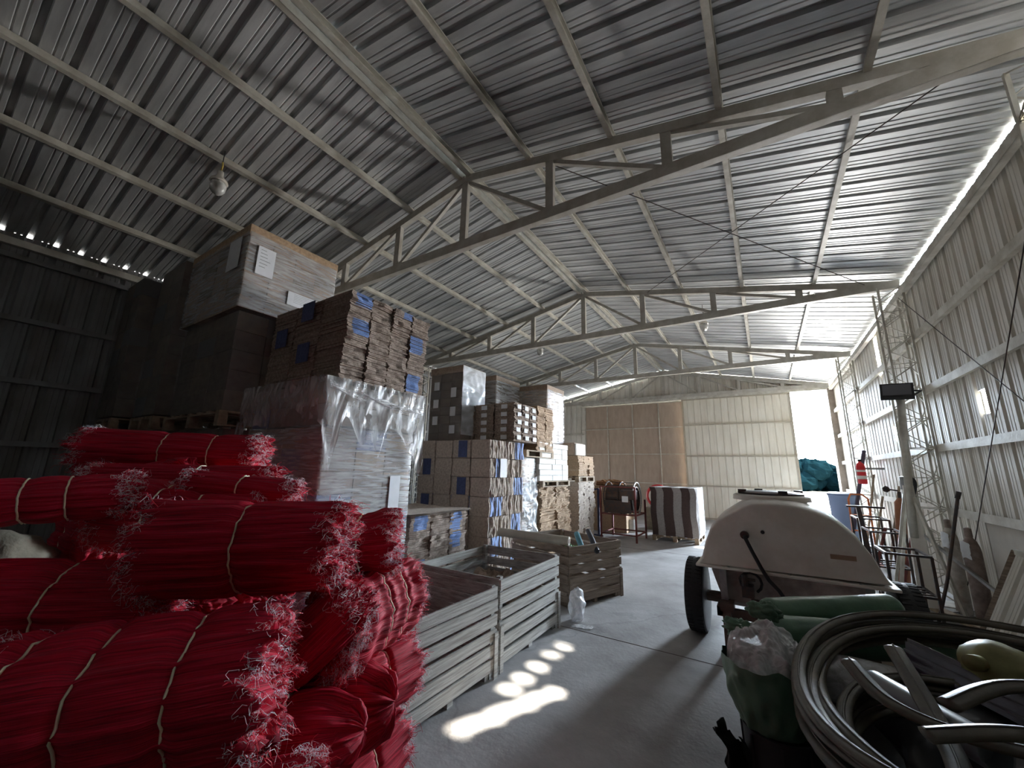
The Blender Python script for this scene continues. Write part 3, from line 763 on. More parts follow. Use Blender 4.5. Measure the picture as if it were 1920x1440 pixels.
wrapped('wrapped_pallet', 'tall base load behind the white cartons carrying the glossy wrapped load', 'wrapped loads', -1.5, -1.27, 6.95, 8.04, 0, 2.18, M['film_thin'], dk, (2, 3, 6), seed=9)
wrapped('wrapped_pallet', 'dark base load beside the farthest aisle stack', 'wrapped loads', -1.26, -.60, 7.68, 8.03, 0, 2.18, M['film_thin'], dk, (2, 2, 6), seed=10)
wrapped('wrapped_pallet', 'dark base load below the brown-lidded wrapped load', 'wrapped loads', -1.74, -1.5, 6.0, 6.94, 0, 2.08, M['film_thin'], dk, (2, 2, 6), seed=12)

# second row: towers at left
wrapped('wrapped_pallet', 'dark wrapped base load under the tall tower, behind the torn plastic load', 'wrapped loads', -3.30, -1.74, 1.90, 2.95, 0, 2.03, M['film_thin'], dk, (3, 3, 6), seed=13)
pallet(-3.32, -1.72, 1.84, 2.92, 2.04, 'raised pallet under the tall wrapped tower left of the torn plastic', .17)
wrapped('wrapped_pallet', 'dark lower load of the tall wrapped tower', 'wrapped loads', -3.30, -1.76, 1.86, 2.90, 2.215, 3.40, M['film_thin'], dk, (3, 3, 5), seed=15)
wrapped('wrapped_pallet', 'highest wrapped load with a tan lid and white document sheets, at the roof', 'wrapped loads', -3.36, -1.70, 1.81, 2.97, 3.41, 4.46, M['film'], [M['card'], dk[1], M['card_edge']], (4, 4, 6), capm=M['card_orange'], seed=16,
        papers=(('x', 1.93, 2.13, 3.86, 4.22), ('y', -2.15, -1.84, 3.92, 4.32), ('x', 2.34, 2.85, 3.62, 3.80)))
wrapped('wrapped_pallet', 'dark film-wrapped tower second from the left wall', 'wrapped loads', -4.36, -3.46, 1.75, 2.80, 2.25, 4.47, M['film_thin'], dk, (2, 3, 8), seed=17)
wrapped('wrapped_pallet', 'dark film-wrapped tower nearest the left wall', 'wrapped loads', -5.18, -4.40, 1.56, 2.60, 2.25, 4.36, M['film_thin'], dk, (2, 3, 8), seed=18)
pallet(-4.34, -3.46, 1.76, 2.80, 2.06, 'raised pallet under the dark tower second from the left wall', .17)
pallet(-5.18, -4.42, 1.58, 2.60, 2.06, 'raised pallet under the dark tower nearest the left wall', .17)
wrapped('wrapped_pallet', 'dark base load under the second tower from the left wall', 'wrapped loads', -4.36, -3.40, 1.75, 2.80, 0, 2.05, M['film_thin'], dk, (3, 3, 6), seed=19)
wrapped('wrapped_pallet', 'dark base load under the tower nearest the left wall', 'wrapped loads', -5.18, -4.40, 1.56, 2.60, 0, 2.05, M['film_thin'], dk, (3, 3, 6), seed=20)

# ---------------------------------------------------------------- slatted wooden bins
def crate(name, label, ox, oy, ang, L, Wd, Hh, wm, seed, nsl=6):
    """local x: width (Wd) leftwards from the aisle corner, local y: length L along the aisle. origin at nearest aisle corner"""
    R = random.Random(seed); t = thing(name, label, 'crate', (ox, oy, 0), 'slatted wooden bins')
    ca, sa = math.cos(ang), math.sin(ang)
    Rm = Matrix(((ca, -sa, 0, ox), (sa, ca, 0, oy), (0, 0, 1, 0), (0, 0, 0, 1)))
    p = .045
    for x in (-Wd+.022, -p-.022):
        for y in (.022, L-p-.022): MB().box(x, x+p, y, y+p, .0, Hh-.01, R=Rm).build('corner_post', wm, t)
    z0 = .06; sh = (Hh-z0)/nsl
    def panel(ax, c, a, b, nm):
        mb = MB()
        for k in range(nsl):
            g = R.uniform(.016, .030); q = R.uniform(-.004, .004); za = z0+k*sh; zb = za+sh-g; tl = R.uniform(-.004, .004)
            if ax == 'x': mb.box(c-.009+q, c+.009+q, a+R.uniform(0, .006), b-R.uniform(0, .006), za+tl, zb+tl, R=Rm)
            else: mb.box(a+R.uniform(0, .006), b-R.uniform(0, .006), c-.009+q, c+.009+q, za+tl, zb+tl, R=Rm)
        mb.build(nm, wm, t, bevel=.002)
    panel('x', -.010, 0, L, 'side_panel'); panel('x', -Wd+.010, 0, L, 'side_panel')
    panel('y', .010, -Wd+.021, -.021, 'end_panel'); panel('y', L-.010, -Wd+.021, -.021, 'end_panel')
    for y in (.0, L-.05):
        MB().box(-.001, .012, y, y+.05, 0 if y > 0 else .0, Hh*.48, R=Rm).build('outer_cleat', wm, t)
    mb = MB()
    for k in range(8): mb.box(-Wd+.03+k*(Wd-.06)/8, -Wd+.03+(k+.9)*(Wd-.06)/8, .03, L-.03, .05, .068, R=Rm)
    for y in (.05, L/2-.03, L-.12): mb.box(-Wd+.03, -.03, y, y+.06, .0, .048, R=Rm)
    mb.build('bottom', wm, t)
crate('wooden_bin', 'grey slatted wooden bin beside the red bundles, nearest of the three', 1.20, 1.93, 0, 1.06, 1.0, .70, M['wood'], 1)
crate('wooden_bin', 'grey slatted wooden bin in the middle, with torn brown paper inside', 1.19, 3.04, .02, 1.20, 1.02, .74, M['wood'], 2)
crate('wooden_bin', 'brown slatted wooden bin turned askew with plastic rolls in it, farthest of the three', 1.05, 4.76, -.34, 1.04, 1.15, .73, M['wood_dark'], 3)
# contents
tag(MB().grid(lambda u, v: (.30+.75*u, 3.5+.62*v, .50+.10*noise.noise(Vector((u*4, v*4, 1)))+.08*noise.noise(Vector((u*11, v*9, 2)))-.12*u), 26, 26).build('crumpled_paper', M['card'], smooth=False),
    'crumpled brown paper lying in the middle slatted bin', 'paper')
tag(MB().grid(lambda u, v: (.34+.02*noise.noise(Vector((v*5, u*5, 0)))+.3*u, 3.18+.8*v, .40+.33*u**.5+.03*noise.noise(Vector((u*7, v*7, 2)))), 20, 20).build('plastic_film', M['film_thin'], smooth=True),
    'clear plastic film lining the middle slatted bin', 'plastic sheet')
def roll(name, label, cat, p, q, r, m, core=None, hole=.55):
    t = thing(name, label, cat, tuple(p))
    p, q = Vector(p), Vector(q); d = (q-p).normalized(); n = 24
    a = d.orthogonal().normalized(); b = d.cross(a)
    mb = MB(); prof = [(r*hole, .03), (r*hole, 0), (r*.97, 0), (r, .006), (r, None), (r*.97, None), (r*hole, None)]
    vs = []; L = (q-p).length
    prof = [(r*hole, .06), (r*hole, 0), (r*.97, 0), (r, .008), (r, L-.008), (r*.97, L), (r*hole, L), (r*hole, L-.06)]
    for rad, h in prof:
        for k in range(n):
            w_ = 1+.02*math.sin(3*k*2*PI/n+h*9); vs.append(p+d*h+(a*math.cos(2*PI*k/n)+b*math.sin(2*PI*k/n))*rad*w_)
    fs = [(i*n+k, i*n+(k+1) % n, (i+1)*n+(k+1) % n, (i+1)*n+k) for i in range(len(prof)-1) for k in range(n)]
    fs += [tuple(range(n-1, -1, -1)), tuple((len(prof)-1)*n+k for k in range(n))]
    mb.add(vs, fs); mb.build('film_roll', m, t, smooth=True, smooth_angle=.7)
    if core: 
        MB().tube([p-d*.006, p+d*.05], r*hole*.98, 16).build('core', core, t)
        MB().tube([q-d*.05, q+d*.006], r*hole*.98, 16).build('core', core, t)
    return t
M['rollpaper'] = mat('cream_paper_roll', (.60, .56, .46), .6, 0, .12, 8)
M['bluefilm'] = mat('blue_green_film', (.06, .28, .36), .3, 0, .3, 9, spec=.7)
M['darkfilm'] = mat('dark_film', (.04, .045, .06), .3)
roll('paper_roll', 'long cream paper roll laid across the bins, tied with a scrap of film', 'roll', (.02, 4.72, .80), (1.00, 4.88, .765), .055, M['rollpaper'], M['card'])
roll('film_roll', 'short blue-green film roll sticking out of the askew bin', 'roll', (.93, 5.28, .80), (1.12, 5.02, .66), .038, M['bluefilm'], M['black'])
roll('film_roll', 'dark film roll leaning in the askew bin beside the blue-green roll', 'roll', (1.0, 5.52, .82), (1.24, 5.22, .62), .035, M['darkfilm'], M['black'])
M['brightgreen'] = mat('bright_green_film', (.16, .42, .10), .4, 0, .3, 9)
tag(MB().grid(lambda u, v: (.90+.20*u, 4.92+.22*v, .66+.05*noise.noise(Vector((u*6, v*6, 0)))+.04*noise.noise(Vector((u*15, v*12, 0)))), 20, 20).build('green_scrap', M['brightgreen']),
    'bright green film scrap in the askew bin', 'plastic scrap')
def blob(c, r, seed, sq=(1, 1, 1), amp=.25, fr=2.5, nu=40, nv=24):
    def fn(u, v):
        a = 2*PI*u; b = PI*v; p = Vector((math.cos(a)*math.sin(b), math.sin(a)*math.sin(b), math.cos(b)))
        f_ = amp*noise.noise(p*fr+Vector((seed, 0, 0)))+amp*.4*abs(noise.noise(p*fr*3+Vector((seed, 5, 0))))
        q = r*(1+f_); return (c[0]+p.x*q*sq[0], c[1]+p.y*q*sq[1], max(.003, c[2]+p.z*q*sq[2]))
    return MB().grid(fn, nu, nv)
tag(blob((1.24, 4.52, .16), .17, 3, (.5, .75, .95), .35, 2).build('plastic_bag', M['film_bag'], smooth=True), 'limp white plastic bag slumped on the floor between two bins', 'bag')
tag(MB().grid(lambda u, v: (1.26+.22*u, 4.30+.09*v+.05*u, .006+.012*abs(noise.noise(Vector((u*6, v*6, 0))))), 12, 8).build('plastic_scrap', M['film_bag'], smooth=True), 'white plastic tail lying flat on the floor by the limp bag', 'plastic scrap')

# ---------------------------------------------------------------- red mesh sack bundles
def bundle(A, B, r, label, seed, bands=(.28, .58, .82), fr=1.0, ends=(1, 1), squash=.9, ruffle=0, nS=70, nA=150, vis=True):
    R = np.random.RandomState(seed); A = Vector(A); B = Vector(B)
    t = thing('red_mesh_bundle', label, 'bundle', ((A.x+B.x)/2, (A.y+B.y)/2, min(A.z, B.z)-r*.8), 'tied bundles of red mesh sacks')
    d = (B-A); L = d.length; d.normalize(); up = Vector((0, 0, 1)); sd = d.cross(up).normalized(); u_ = sd.cross(d).normalized()
    D = np.array(d); S = np.array(sd); U = np.array(u_); A_ = np.array(A)
    s_ = np.linspace(0, 1, nS+1); th = np.linspace(0, 2*PI, nA, endpoint=False)
    ph = R.uniform(0, 6.28, 12)
    def radius(s, a):
        g = np.ones_like(s*a)*1.0
        for k, (m_, am) in enumerate(((2, .05), (3, .04), (5, .03))): g += am*np.sin(m_*a+ph[k]+1.5*s)
        tw = .5*np.sin(2.5*s+ph[5])
        for k, m_ in enumerate((13, 21, 34, 47)):
            g += (.022, .018, .014, .011)[k]*np.sin(m_*(a+.12*tw)+ph[6+k]+3*np.sin(2*s+ph[k]))
        sag = 1-.10*np.abs(2*s-1)**6
        g = g*sag
        for b in bands: g -= .10*np.exp(-((s-b)/.035)**2)
        for e, on in ((0, ends[0]), (1, ends[1])):
            q = np.exp(-(np.abs(s-e)/.09)**2)
            if on: g += q*(.05+.05*np.sin(9*a+ph[2])+.035*np.sin(23*a+ph[4]))
            else: g -= .22*np.exp(-(np.abs(s-e)/.12)**1.6)
        if ruffle: g += .05*np.sin(s*ruffle*2*PI+.6*np.sin(3*a))
        return g*r
    def pos(s, a, rad, ds=0):
        return (A_[None, :]+D[None, :]*(s*L+ds)[:, None]+(S[None, :]*np.cos(a)[:, None]+U[None, :]*(np.sin(a)*squash)[:, None])*rad[:, None])
    SS, TT = np.meshgrid(s_, th, indexing='ij'); rad = radius(SS, TT)
    edge = lambda a, e: .022*np.sin(7*a+ph[1]+e)+.016*np.sin(17*a+ph[3])+.012*np.sin(31*a+ph[7])
    ds = np.where(SS < .2, -edge(TT, 0)*(1-SS/.2), np.where(SS > .8, edge(TT, 1)*((SS-.8)/.2), 0))
    body = pos(SS.ravel(), TT.ravel(), rad.ravel(), ds.ravel())
    mb = MB(); n = nA
    fs = [(i*n+k, (i+1)*n+k, (i+1)*n+(k+1) % n, i*n+(k+1) % n) for i in range(nS) for k in range(n)]
    mb.add(body.tolist(), fs)
    uvs = np.stack([SS.ravel()*L, np.minimum(TT, 2*PI-TT).ravel()/(2*PI)*2], 1)
    # end caps: folded layers
    for e in (0, 1):
        base = len(mb.v); sg = -1 if e == 0 else 1; rings = 9; ring0 = e*nS*n
        vs = []; uv2 = []
        for k in range(1, rings+1):
            f_ = 1-k/rings; rr_ = radius(np.full(n, float(e)), th)*f_
            dep = sg*((0 if ends[e] else r*.40*(1-f_*f_)) + edge(th, e)*f_ + (.020*np.sin(k*2.2+3*np.sin(2*th+ph[3])) - .012*k/rings + .012*np.sin(15*th+k)) * (1 if ends[e] else .08))
            P_ = pos(np.full(n, float(e)), th, rr_, dep); vs += P_.tolist(); uv2 += np.stack([np.full(n, k*.03), th/3], 1).tolist()
        o = mb.add(vs, []); uvs = np.concatenate([uvs, np.array(uv2)])
        for k in range(rings):
            ia = (ring0 if k == 0 else base+(k-1)*n); ib = base+k*n
            for j in range(n):
                q = (ia+j, ib+j, ib+(j+1) % n, ia+(j+1) % n); mb.f.append(q if e == 1 else q[::-1]); mb.m.append(0)
    mb.uv = uvs.tolist()
    ob = mb.build('sack_body', M['redmesh'], t, smooth=True)
    # twine bands
    for b in bands:
        a = np.linspace(0, 2*PI, 48, endpoint=False); sb = np.full(48, b)+.012*np.sin(a+ph[0])
        P_ = pos(sb, a, radius(sb, a)*1.0+.004)
        MB().tube(P_.tolist(), .0035, 6, closed=True).build('twine_band', M['twine'], t, smooth=True)
    if not vis: return t
    # frayed strands at the ends: red loops with pale curled tips
    for e in (0, 1):
        if not ends[e]: continue
        sg = -1 if e == 0 else 1
        for (cnt, nm, mm, r0, ln, rim) in ((int(260*fr), 'strand_fringe', M['redstrand'], .0016, .050, 1), (int(1300*fr), 'frayed_fibres', M['fibre'], .00095, .028, 1)):
            V = []; F = []
            a = R.uniform(0, 2*PI, cnt); f_ = np.where(R.rand(cnt) < .72, R.uniform(.86, 1.03, cnt), np.sqrt(R.uniform(0, .8, cnt)))
            s0 = np.where(f_ > .86, R.uniform(0, .07, cnt)*(1 if e == 0 else -1)+e, e)
            rr_ = radius(np.full(cnt, float(e)), a)*f_
            P0 = pos(s0, a, rr_, sg*edge(a, e)*f_)
            outw = S[None, :]*np.cos(a)[:, None]+U[None, :]*np.sin(a)[:, None]
            dr = D[None, :]*sg*R.uniform(.3, 1.2, cnt)[:, None]+outw*(R.uniform(-.2, .9, cnt)*f_)[:, None]+R.normal(0, .35, (cnt, 3))
            dr /= np.linalg.norm(dr, axis=1)[:, None]
            cu = R.normal(0, 1, (cnt, 3)); cu -= dr*np.sum(cu*dr, 1)[:, None]; cu /= np.linalg.norm(cu, axis=1)[:, None]
            c2 = np.cross(dr, cu); ll = ln*R.uniform(.4, 1.3, cnt); nst = 5; kink = R.uniform(.15, .5, cnt)*(1.6 if nm == 'frayed_fibres' else .5)
            w0 = R.uniform(0, 6.28, cnt)
            for q in range(nst):
                tt = q/(nst-1)
                C_ = P0+dr*(ll*tt)[:, None]+cu*(ll*kink*np.sin(tt*5+w0)*tt)[:, None]+c2*(ll*kink*.7*(np.cos(tt*6+w0)-np.cos(w0)))[:, None]
                C_[:, 2] -= .25*ll*tt*tt
                rq = r0*(1-.5*tt)
                for k in range(3):
                    an = 2*PI*k/3; V.append(C_+(cu*math.cos(an)+c2*math.sin(an))*rq)
            V = np.stack(V, 1).reshape(-1, 3)   # per strand: nst*3
            base = (np.arange(cnt)*nst*3)[:, None]
            loc = []
            for q in range(nst-1):
                for k in range(3): loc.append((q*3+k, q*3+(k+1) % 3, (q+1)*3+(k+1) % 3, (q+1)*3+k))
            F = (base[:, :, None]+np.array(loc)[None, :, :]).reshape(-1, 4)
            m2 = MB(); m2.v = V.tolist(); m2.f = [tuple(x) for x in F.tolist()]; m2.m = [0]*len(m2.f)
            tag(m2.build(nm, mm, ob), kind='stuff')
    return t

BUN = [
 ((1.87, .77, 1.02), (1.43, .25, .97), .215, 'largest dark red bundle in front with three twine bands and a bright frayed end', 1, (.30, .60, .85), .95, (1, 1), .92, 0),
 ((1.74, 1.05, 1.345), (1.22, .62, 1.33), .185, 'red bundle with one twine band lying on top in the middle, fringed at both ends', 2, (.5,), 1.0, (1, 1), .88, 0),
 ((1.15, 1.02, 1.36), (.66, .62, 1.42), .17, 'red bundle with two diagonal twine bands behind the middle top bundle', 3, (.38, .66), 1.0, (1, 1), .9, 0),
 ((.80, .62, 1.50), (.62, .05, 1.46), .12, 'red bundle at the far left edge with a brightly lit loose end', 4, (.3, .5, .7), 1.2, (1, 1), .75, 0),
 ((-.32, .66, 1.71), (.34, 1.36, 1.70), .155, 'dark red bundle lying crosswise at the top back beside the pallets', 5, (.45, .72), 1.0, (1, 1), .9, 0),
 ((.88, 1.18, 1.56), (.22, .60, 1.56), .10, 'flat red bundle wedged behind the diagonal-banded bundle, lit at its end', 6, (.4,), .6, (1, 1), .7, 0),
 ((1.60, 1.44, 1.29), (1.28, 1.14, 1.25), .145, 'bright red ruffled bundle sticking out above the first bin', 7, (.35, .6), 1.3, (1, 1), 1.0, 3),
 ((1.22, 1.12, 1.50), (.90, .80, 1.54), .09, 'small folded red bundle peeking over the middle top bundle', 8, (.5,), .5, (1, 1), .8, 0),
 ((1.74, 1.14, 1.12), (1.46, .98, .80), .12, 'tilted red bundle squeezed between the largest bundle and the ruffled ones', 9, (.8,), .4, (1, 0), .9, 0),
 ((1.49, 1.62, .99), (1.60, 1.14, .98), .16, 'bright red bundle hugging the first bin with a thick pale fringe towards the viewer', 10, (.3, .55), 1.6, (1, 1), 1.1, 4),
 ((1.44, 1.70, .62), (1.46, 1.28, .62), .16, 'red bundle under the pale-fringed one, against the bin corner', 11, (.5,), 1.2, (1, 1), 1.1, 0),
 ((1.80, 1.12, .68), (1.40, .80, .64), .135, 'smooth rounded red bundle with a twine loop, below the largest bundle', 12, (.45,), .3, (0, 0), 1.05, 0),
 ((1.72, 1.34, .66), (1.34, 1.06, .64), .13, 'smooth rounded red bundle right of the looped smooth one', 13, (.45,), .3, (0, 0), 1.3, 0),
 ((1.17, .70, 1.10), (.80, .20, 1.14), .17, 'dark red bundle in shadow at the left, under the diagonal-banded bundle', 14, (.5,), 1.0, (1, 1), .9, 0),
 ((1.42, 1.68, .30), (1.46, 1.26, .26), .155, 'red bundle low by the floor at the bin corner', 15, (.5,), 1.0, (1, 1), 1.0, 0),
 ((1.98, .86, .66), (1.60, .40, .60), .14, 'red bundle hidden below the largest one, its pale fringe at the bottom edge', 16, (.5,), 1.3, (1, 1), 1.0, 0),
]
for b in BUN: bundle(*b)
# lower layers carrying the pile (mostly hidden)
low = []
for y in (.45, .82, 1.19, 1.56):
    low.append(((.98, y, .19), (.24, y, .19))); low.append(((.18, y, .19), (-.56, y, .19)))
for y in (.62, 1.0, 1.38):
    low.append(((.96, y, .55), (.22, y, .55))); low.append(((.16, y, .55), (-.58, y, .55)))
for y in (.66, 1.04, 1.40): low.append(((.60, y, .91), (-.10, y, .91)))
for y in (.74, 1.12): low.append(((.42, y, 1.24), (-.22, y, 1.24)))
low.append(((.34, .95, 1.50), (-.22, .90, 1.48)))
low.append(((1.72, .62, .32), (1.08, .44, .30)))
low.append(((1.76, 1.06, .34), (1.12, .90, .34)))
for i, (a, b) in enumerate(low):
    bundle(a, b, .175, 'shadowed red bundle low in the pile, %s layer, number %s across' % (ORD[[.19,.32,.34,.55,.91,1.24,1.5].index(min([.19,.32,.34,.55,.91,1.24,1.5], key=lambda q: abs(q-a[2])))], ['one','two','three','four','five','six','seven','eight','nine','ten'][i % 10]), 100+i, (.3, .7), .3, (1, 1), .95, 0, 24, 60, False)
# beige sacks at the far left
tag(blob((.30, .28, 1.16), .22, 8, (1.1, 1.0, .75), .35, 2.0).build('beige_sack', M['burlap'], smooth=True), 'crumpled beige sack at the far left edge beneath the lit red end', 'sack')
tag(blob((.62, .20, .98), .22, 18, (1.0, 1.0, .6), .35, 2.0).build('beige_sack', M['burlap'], smooth=True), 'darker folded beige sack below the crumpled one at the left edge', 'sack')
tag(blob((.30, .20, .52), .42, 28, (1.1, .6, 1.2), .2, 2.0).build('beige_sack', M['burlap'], smooth=True), 'big shadowed beige sack under the other two sacks', 'sack')

# ---------------------------------------------------------------- tank trailer
def trailer():
    t = thing('sprayer_trailer', 'white fibreglass tank trailer on two black wheels, its lid dark, on the open floor', 'trailer', (3.3, 5.3, 0))
    y0, y1 = 4.72, 6.05
    prof = [(2.52, .74), (2.56, .80), (2.60, .95), (2.66, 1.10), (2.74, 1.19), (2.86, 1.27), (2.97, 1.34), (3.05, 1.375), (3.25, 1.385), (3.42, 1.37), (3.56, 1.33), (3.70, 1.26), (3.83, 1.13), (3.92, .97), (3.97, .84), (4.00, .78), (4.02, .76)]
    prof = [(x, z + .035*(3.3-x)/.7*0) for x, z in prof]
    xm = 3.28
    mb = MB(); secs = [(0, .985, .97), (.02, 1.0, .99), (.10, 1.0, 1.03), (.25, 1.0, 1.05), (.5, 1.0, 1.06), (.75, 1.0, 1.05), (.93, .98, 1.0), (1, .93, .93)]
    n = len(prof); vs = []
    for s_, fx, fz in secs:
        for x, z in prof: vs.append((xm+(x-xm)*fx, y0+(y1-y0)*s_, .74+(z-.74)*fz))
    fs = [(i*n+j, i*n+j+1, (i+1)*n+j+1, (i+1)*n+j) for i in range(len(secs)-1) for j in range(n-1)]
    fs += [tuple(range(n))[::-1], tuple((len(secs)-1)*n+j for j in range(n))]
    fs += [(i*n, (i+1)*n, (i+1)*n+n-1, i*n+n-1) for i in range(len(secs)-1)]
    mb.add(vs, fs); sh = mb.build('tank_shell', M['fibreglass'], t, smooth=True, smooth_angle=.6)
    b = sh.modifiers.new('bevel', 'BEVEL'); b.width = .025; b.segments = 4; b.limit_method = 'ANGLE'; b.angle_limit = .6
    MB().box(2.50, 4.06, y0-.03, y1+.03, .715, .742).build('rim', M['fibreglass'], t, bevel=.008)
    # lower tub narrowing downwards
    mb = MB()
    q0 = [(2.62, y0+.06), (3.92, y0+.06), (3.92, y1-.06), (2.62, y1-.06)]; q1 = [(2.72, y0+.12), (3.82, y0+.12), (3.82, y1-.12), (2.72, y1-.12)]
    mb.add([(x, y, .715) for x, y in q0]+[(x, y, .36) for x, y in q1], [(0, 1, 2, 3), (7, 6, 5, 4), (0, 4, 5, 1), (1, 5, 6, 2), (2, 6, 7, 3), (3, 7, 4, 0)])
    mb.build('lower_tub', [mat('dirty_white_tub', (.52, .46, .42), .6, 0, .5, 4, (.28, .23, .21))], t, bevel=.04)
    for x in (2.74, 3.86): MB().box(x-.03, x+.03, y0+.0, y0+.05, .30, .712).build('upright', M['galv'], t)
    # raised lid base and dark lid with clamps
    MB().lathe([(.36, 1.38), (.355, 1.425), (.33, 1.44)], (3.22, 5.25, 0), n=36).build('lid_ring', M['fibreglass'], t, smooth=True, smooth_angle=.5)
    lid = MB().lathe([(.30, 1.435), (.31, 1.455), (.27, 1.47), (.10, 1.478)], (3.22, 5.25, 0), n=36).build('lid', M['darkmetal'], t, smooth=True, smooth_angle=.5)
    for a in range(4):
        an = a*PI/2+.4; x, y = 3.22+.28*math.cos(an), 5.25+.28*math.sin(an)
        MB().box(x-.04, x+.04, y-.02, y+.02, 1.455, 1.488).build('lid_clamp', M['darkmetal'], lid)
    # outlet flange with a black hose curving down
    fl = MB().lathe([(.038, -.03), (.04, 0), (.02, .004)], (2.965, y0-.01, 1.06), axis='Y', n=20).build('outlet_flange', M['darkmetal'], t, smooth=True, smooth_angle=.5)
    pts = [(2.965, y0-.02, 1.06), (2.975, y0-.07, 1.03), (3.02, y0-.08, .92), (3.08, y0-.07, .78), (3.13, y0-.05, .68), (3.20, y0-.04, .60), (3.26, y0-.04, .50), (3.28, y0-.04, .42)]
    MB().tube(pts, .017, 10).build('suction_hose', M['black'], t, smooth=True)
    MB().tube([(2.98+.09*math.cos(a/12*2*PI), y0-.02, .63+.09*math.sin(a/12*2*PI)) for a in range(-2, 8)], .012, 8).build('drain_hose', M['black'], t, smooth=True)
    v = MB(); v.box(2.90, 3.00, y0-.08, y0+.06, .50, .60).tube([(2.93, y0-.05, .60), (2.93, y0-.05, .70)], .03, 10).tube([(2.88, y0-.05, .66), (3.02, y0-.05, .66)], .014, 8).box(2.97, 3.16, y0-.05, y0-.03, .47, .49)
    v.build('valve', M['darkmetal'], t)
    MB().box(3.62, 3.80, y0-.006, y0+.03, .925, .965).build('brown_sticker', mat('brown_adhesive_mark', (.36, .24, .16), .8), t)
    MB().tube([(3.12, y0+.03, 1.10), (3.12, y0-.004, 1.10)], .018, 10).build('plug', M['black'], t)
    for x in (2.8, 3.3, 3.8): MB().tube([(x, y0-.02, .742), (x, y0-.02, .752)], .012, 8).build('bolt', M['galv'], t)
    # axle frame and wheels
    MB().box(2.52, 4.06, 5.02, 5.14, .32, .40).build('axle_beam', M['wood_dark'], t)
    MB().box(2.66, 2.74, 4.74, 6.4, .28, .36).build('frame_rail', M['rust'], t); MB().box(3.80, 3.88, 4.74, 6.4, .28, .36).build('frame_rail', M['rust'], t)
    MB().box(2.66, 3.88, 4.74, 4.80, .27, .35).build('frame_rail', M['rust'], t)
    MB().box(2.72, 2.79, 4.62, 4.68, 0, .42).build('stand_leg', M['rust'], t)
    MB().box(2.70, 2.82, 4.60, 4.78, .36, .43).build('leg_bracket', M['rust'], t)
    for x in (2.45, 4.14):
        r = .365; wd = .09
        tp = [(.19, -wd), (.24, -wd), (.31, -wd*1.02), (.345, -wd*.95), (.362, -wd*.7), (r, -wd*.3), (r, wd*.3), (.362, wd*.7), (.345, wd*.95), (.31, wd*1.02), (.24, wd), (.19, wd)]
        ty = MB().lathe(tp, (x, 5.06, r), axis='X', n=48).build('tyre', M['black'], t, smooth=True, smooth_angle=.6)
        MB().lathe([(.20, -wd*.8), (.19, -wd*.5), (.06, -wd*.4), (.05, wd*.9), (.19, wd*.5), (.20, wd*.8)], (x, 5.06, r), axis='X', n=28).build('wheel_rim', M['fibreglass'], ty, smooth=True, smooth_angle=.6)
        tr = MB()
        for k in range(48):
            a = 2*PI*k/48; y, z = 5.06+math.cos(a)*r, r+math.sin(a)*r
            for q in (-.045, .045): tr.bar((x+q-.03, y+(.01 if q > 0 else -.01)*0, z), (x+q+.03, y, z), .018, .008, (0, math.cos(a), math.sin(a)))
        tr.v = [(p_[0], p_[1], max(.001, p_[2])) for p_ in tr.v]
        tr.build('tread', M['black'], ty)
trailer()

# ---------------------------------------------------------------- foreground right: hoses, bags, tub
M['tubd'] = mat('dark_grey_tub', (.03, .03, .034), .45)
def open_box(mb, x0, x1, y0, y1, z0, z1, th=.02):
    mb.box(x0, x1, y0, y1, z0, z0+th)
    mb.box(x0, x0+th, y0, y1, z0+th, z1).box(x1-th, x1, y0, y1, z0+th, z1).box(x0+th, x1-th, y0, y0+th, z0+th, z1).box(x0+th, x1-th, y1-th, y1, z0+th, z1)
    return mb
t = thing('field_crate', 'large dark crate on the floor carrying the olive hose coil', 'crate', (4.0, 2.45, 0))
open_box(MB(), 3.34, 4.75, 1.55, 3.10, 0, .50).build('crate_body', M['tubd'], t)
MB().box(3.38, 4.71, 1.59, 3.06, .40, .42).build('inner_shelf', M['tubd'], t)
t = thing('plastic_tub', 'narrow dark plastic tub under the green bag', 'tub', (3.12, 2.70, 0))
MB().lathe([(.13, 0), (.15, .02), (.165, .40), (.17, .42), (.155, .42), (.14, .04)], (3.14, 2.66, 0), n=32).build('tub_body', M['tubd'], t, smooth=True, smooth_angle=.6)
for k in range(8):
    a = 2*PI*k/8; MB().bar((3.14+.152*math.cos(a), 2.66+.152*math.sin(a), .02), (3.14+.168*math.cos(a), 2.66+.168*math.sin(a), .40), .012, .012).build('rib', M['tubd'], t)

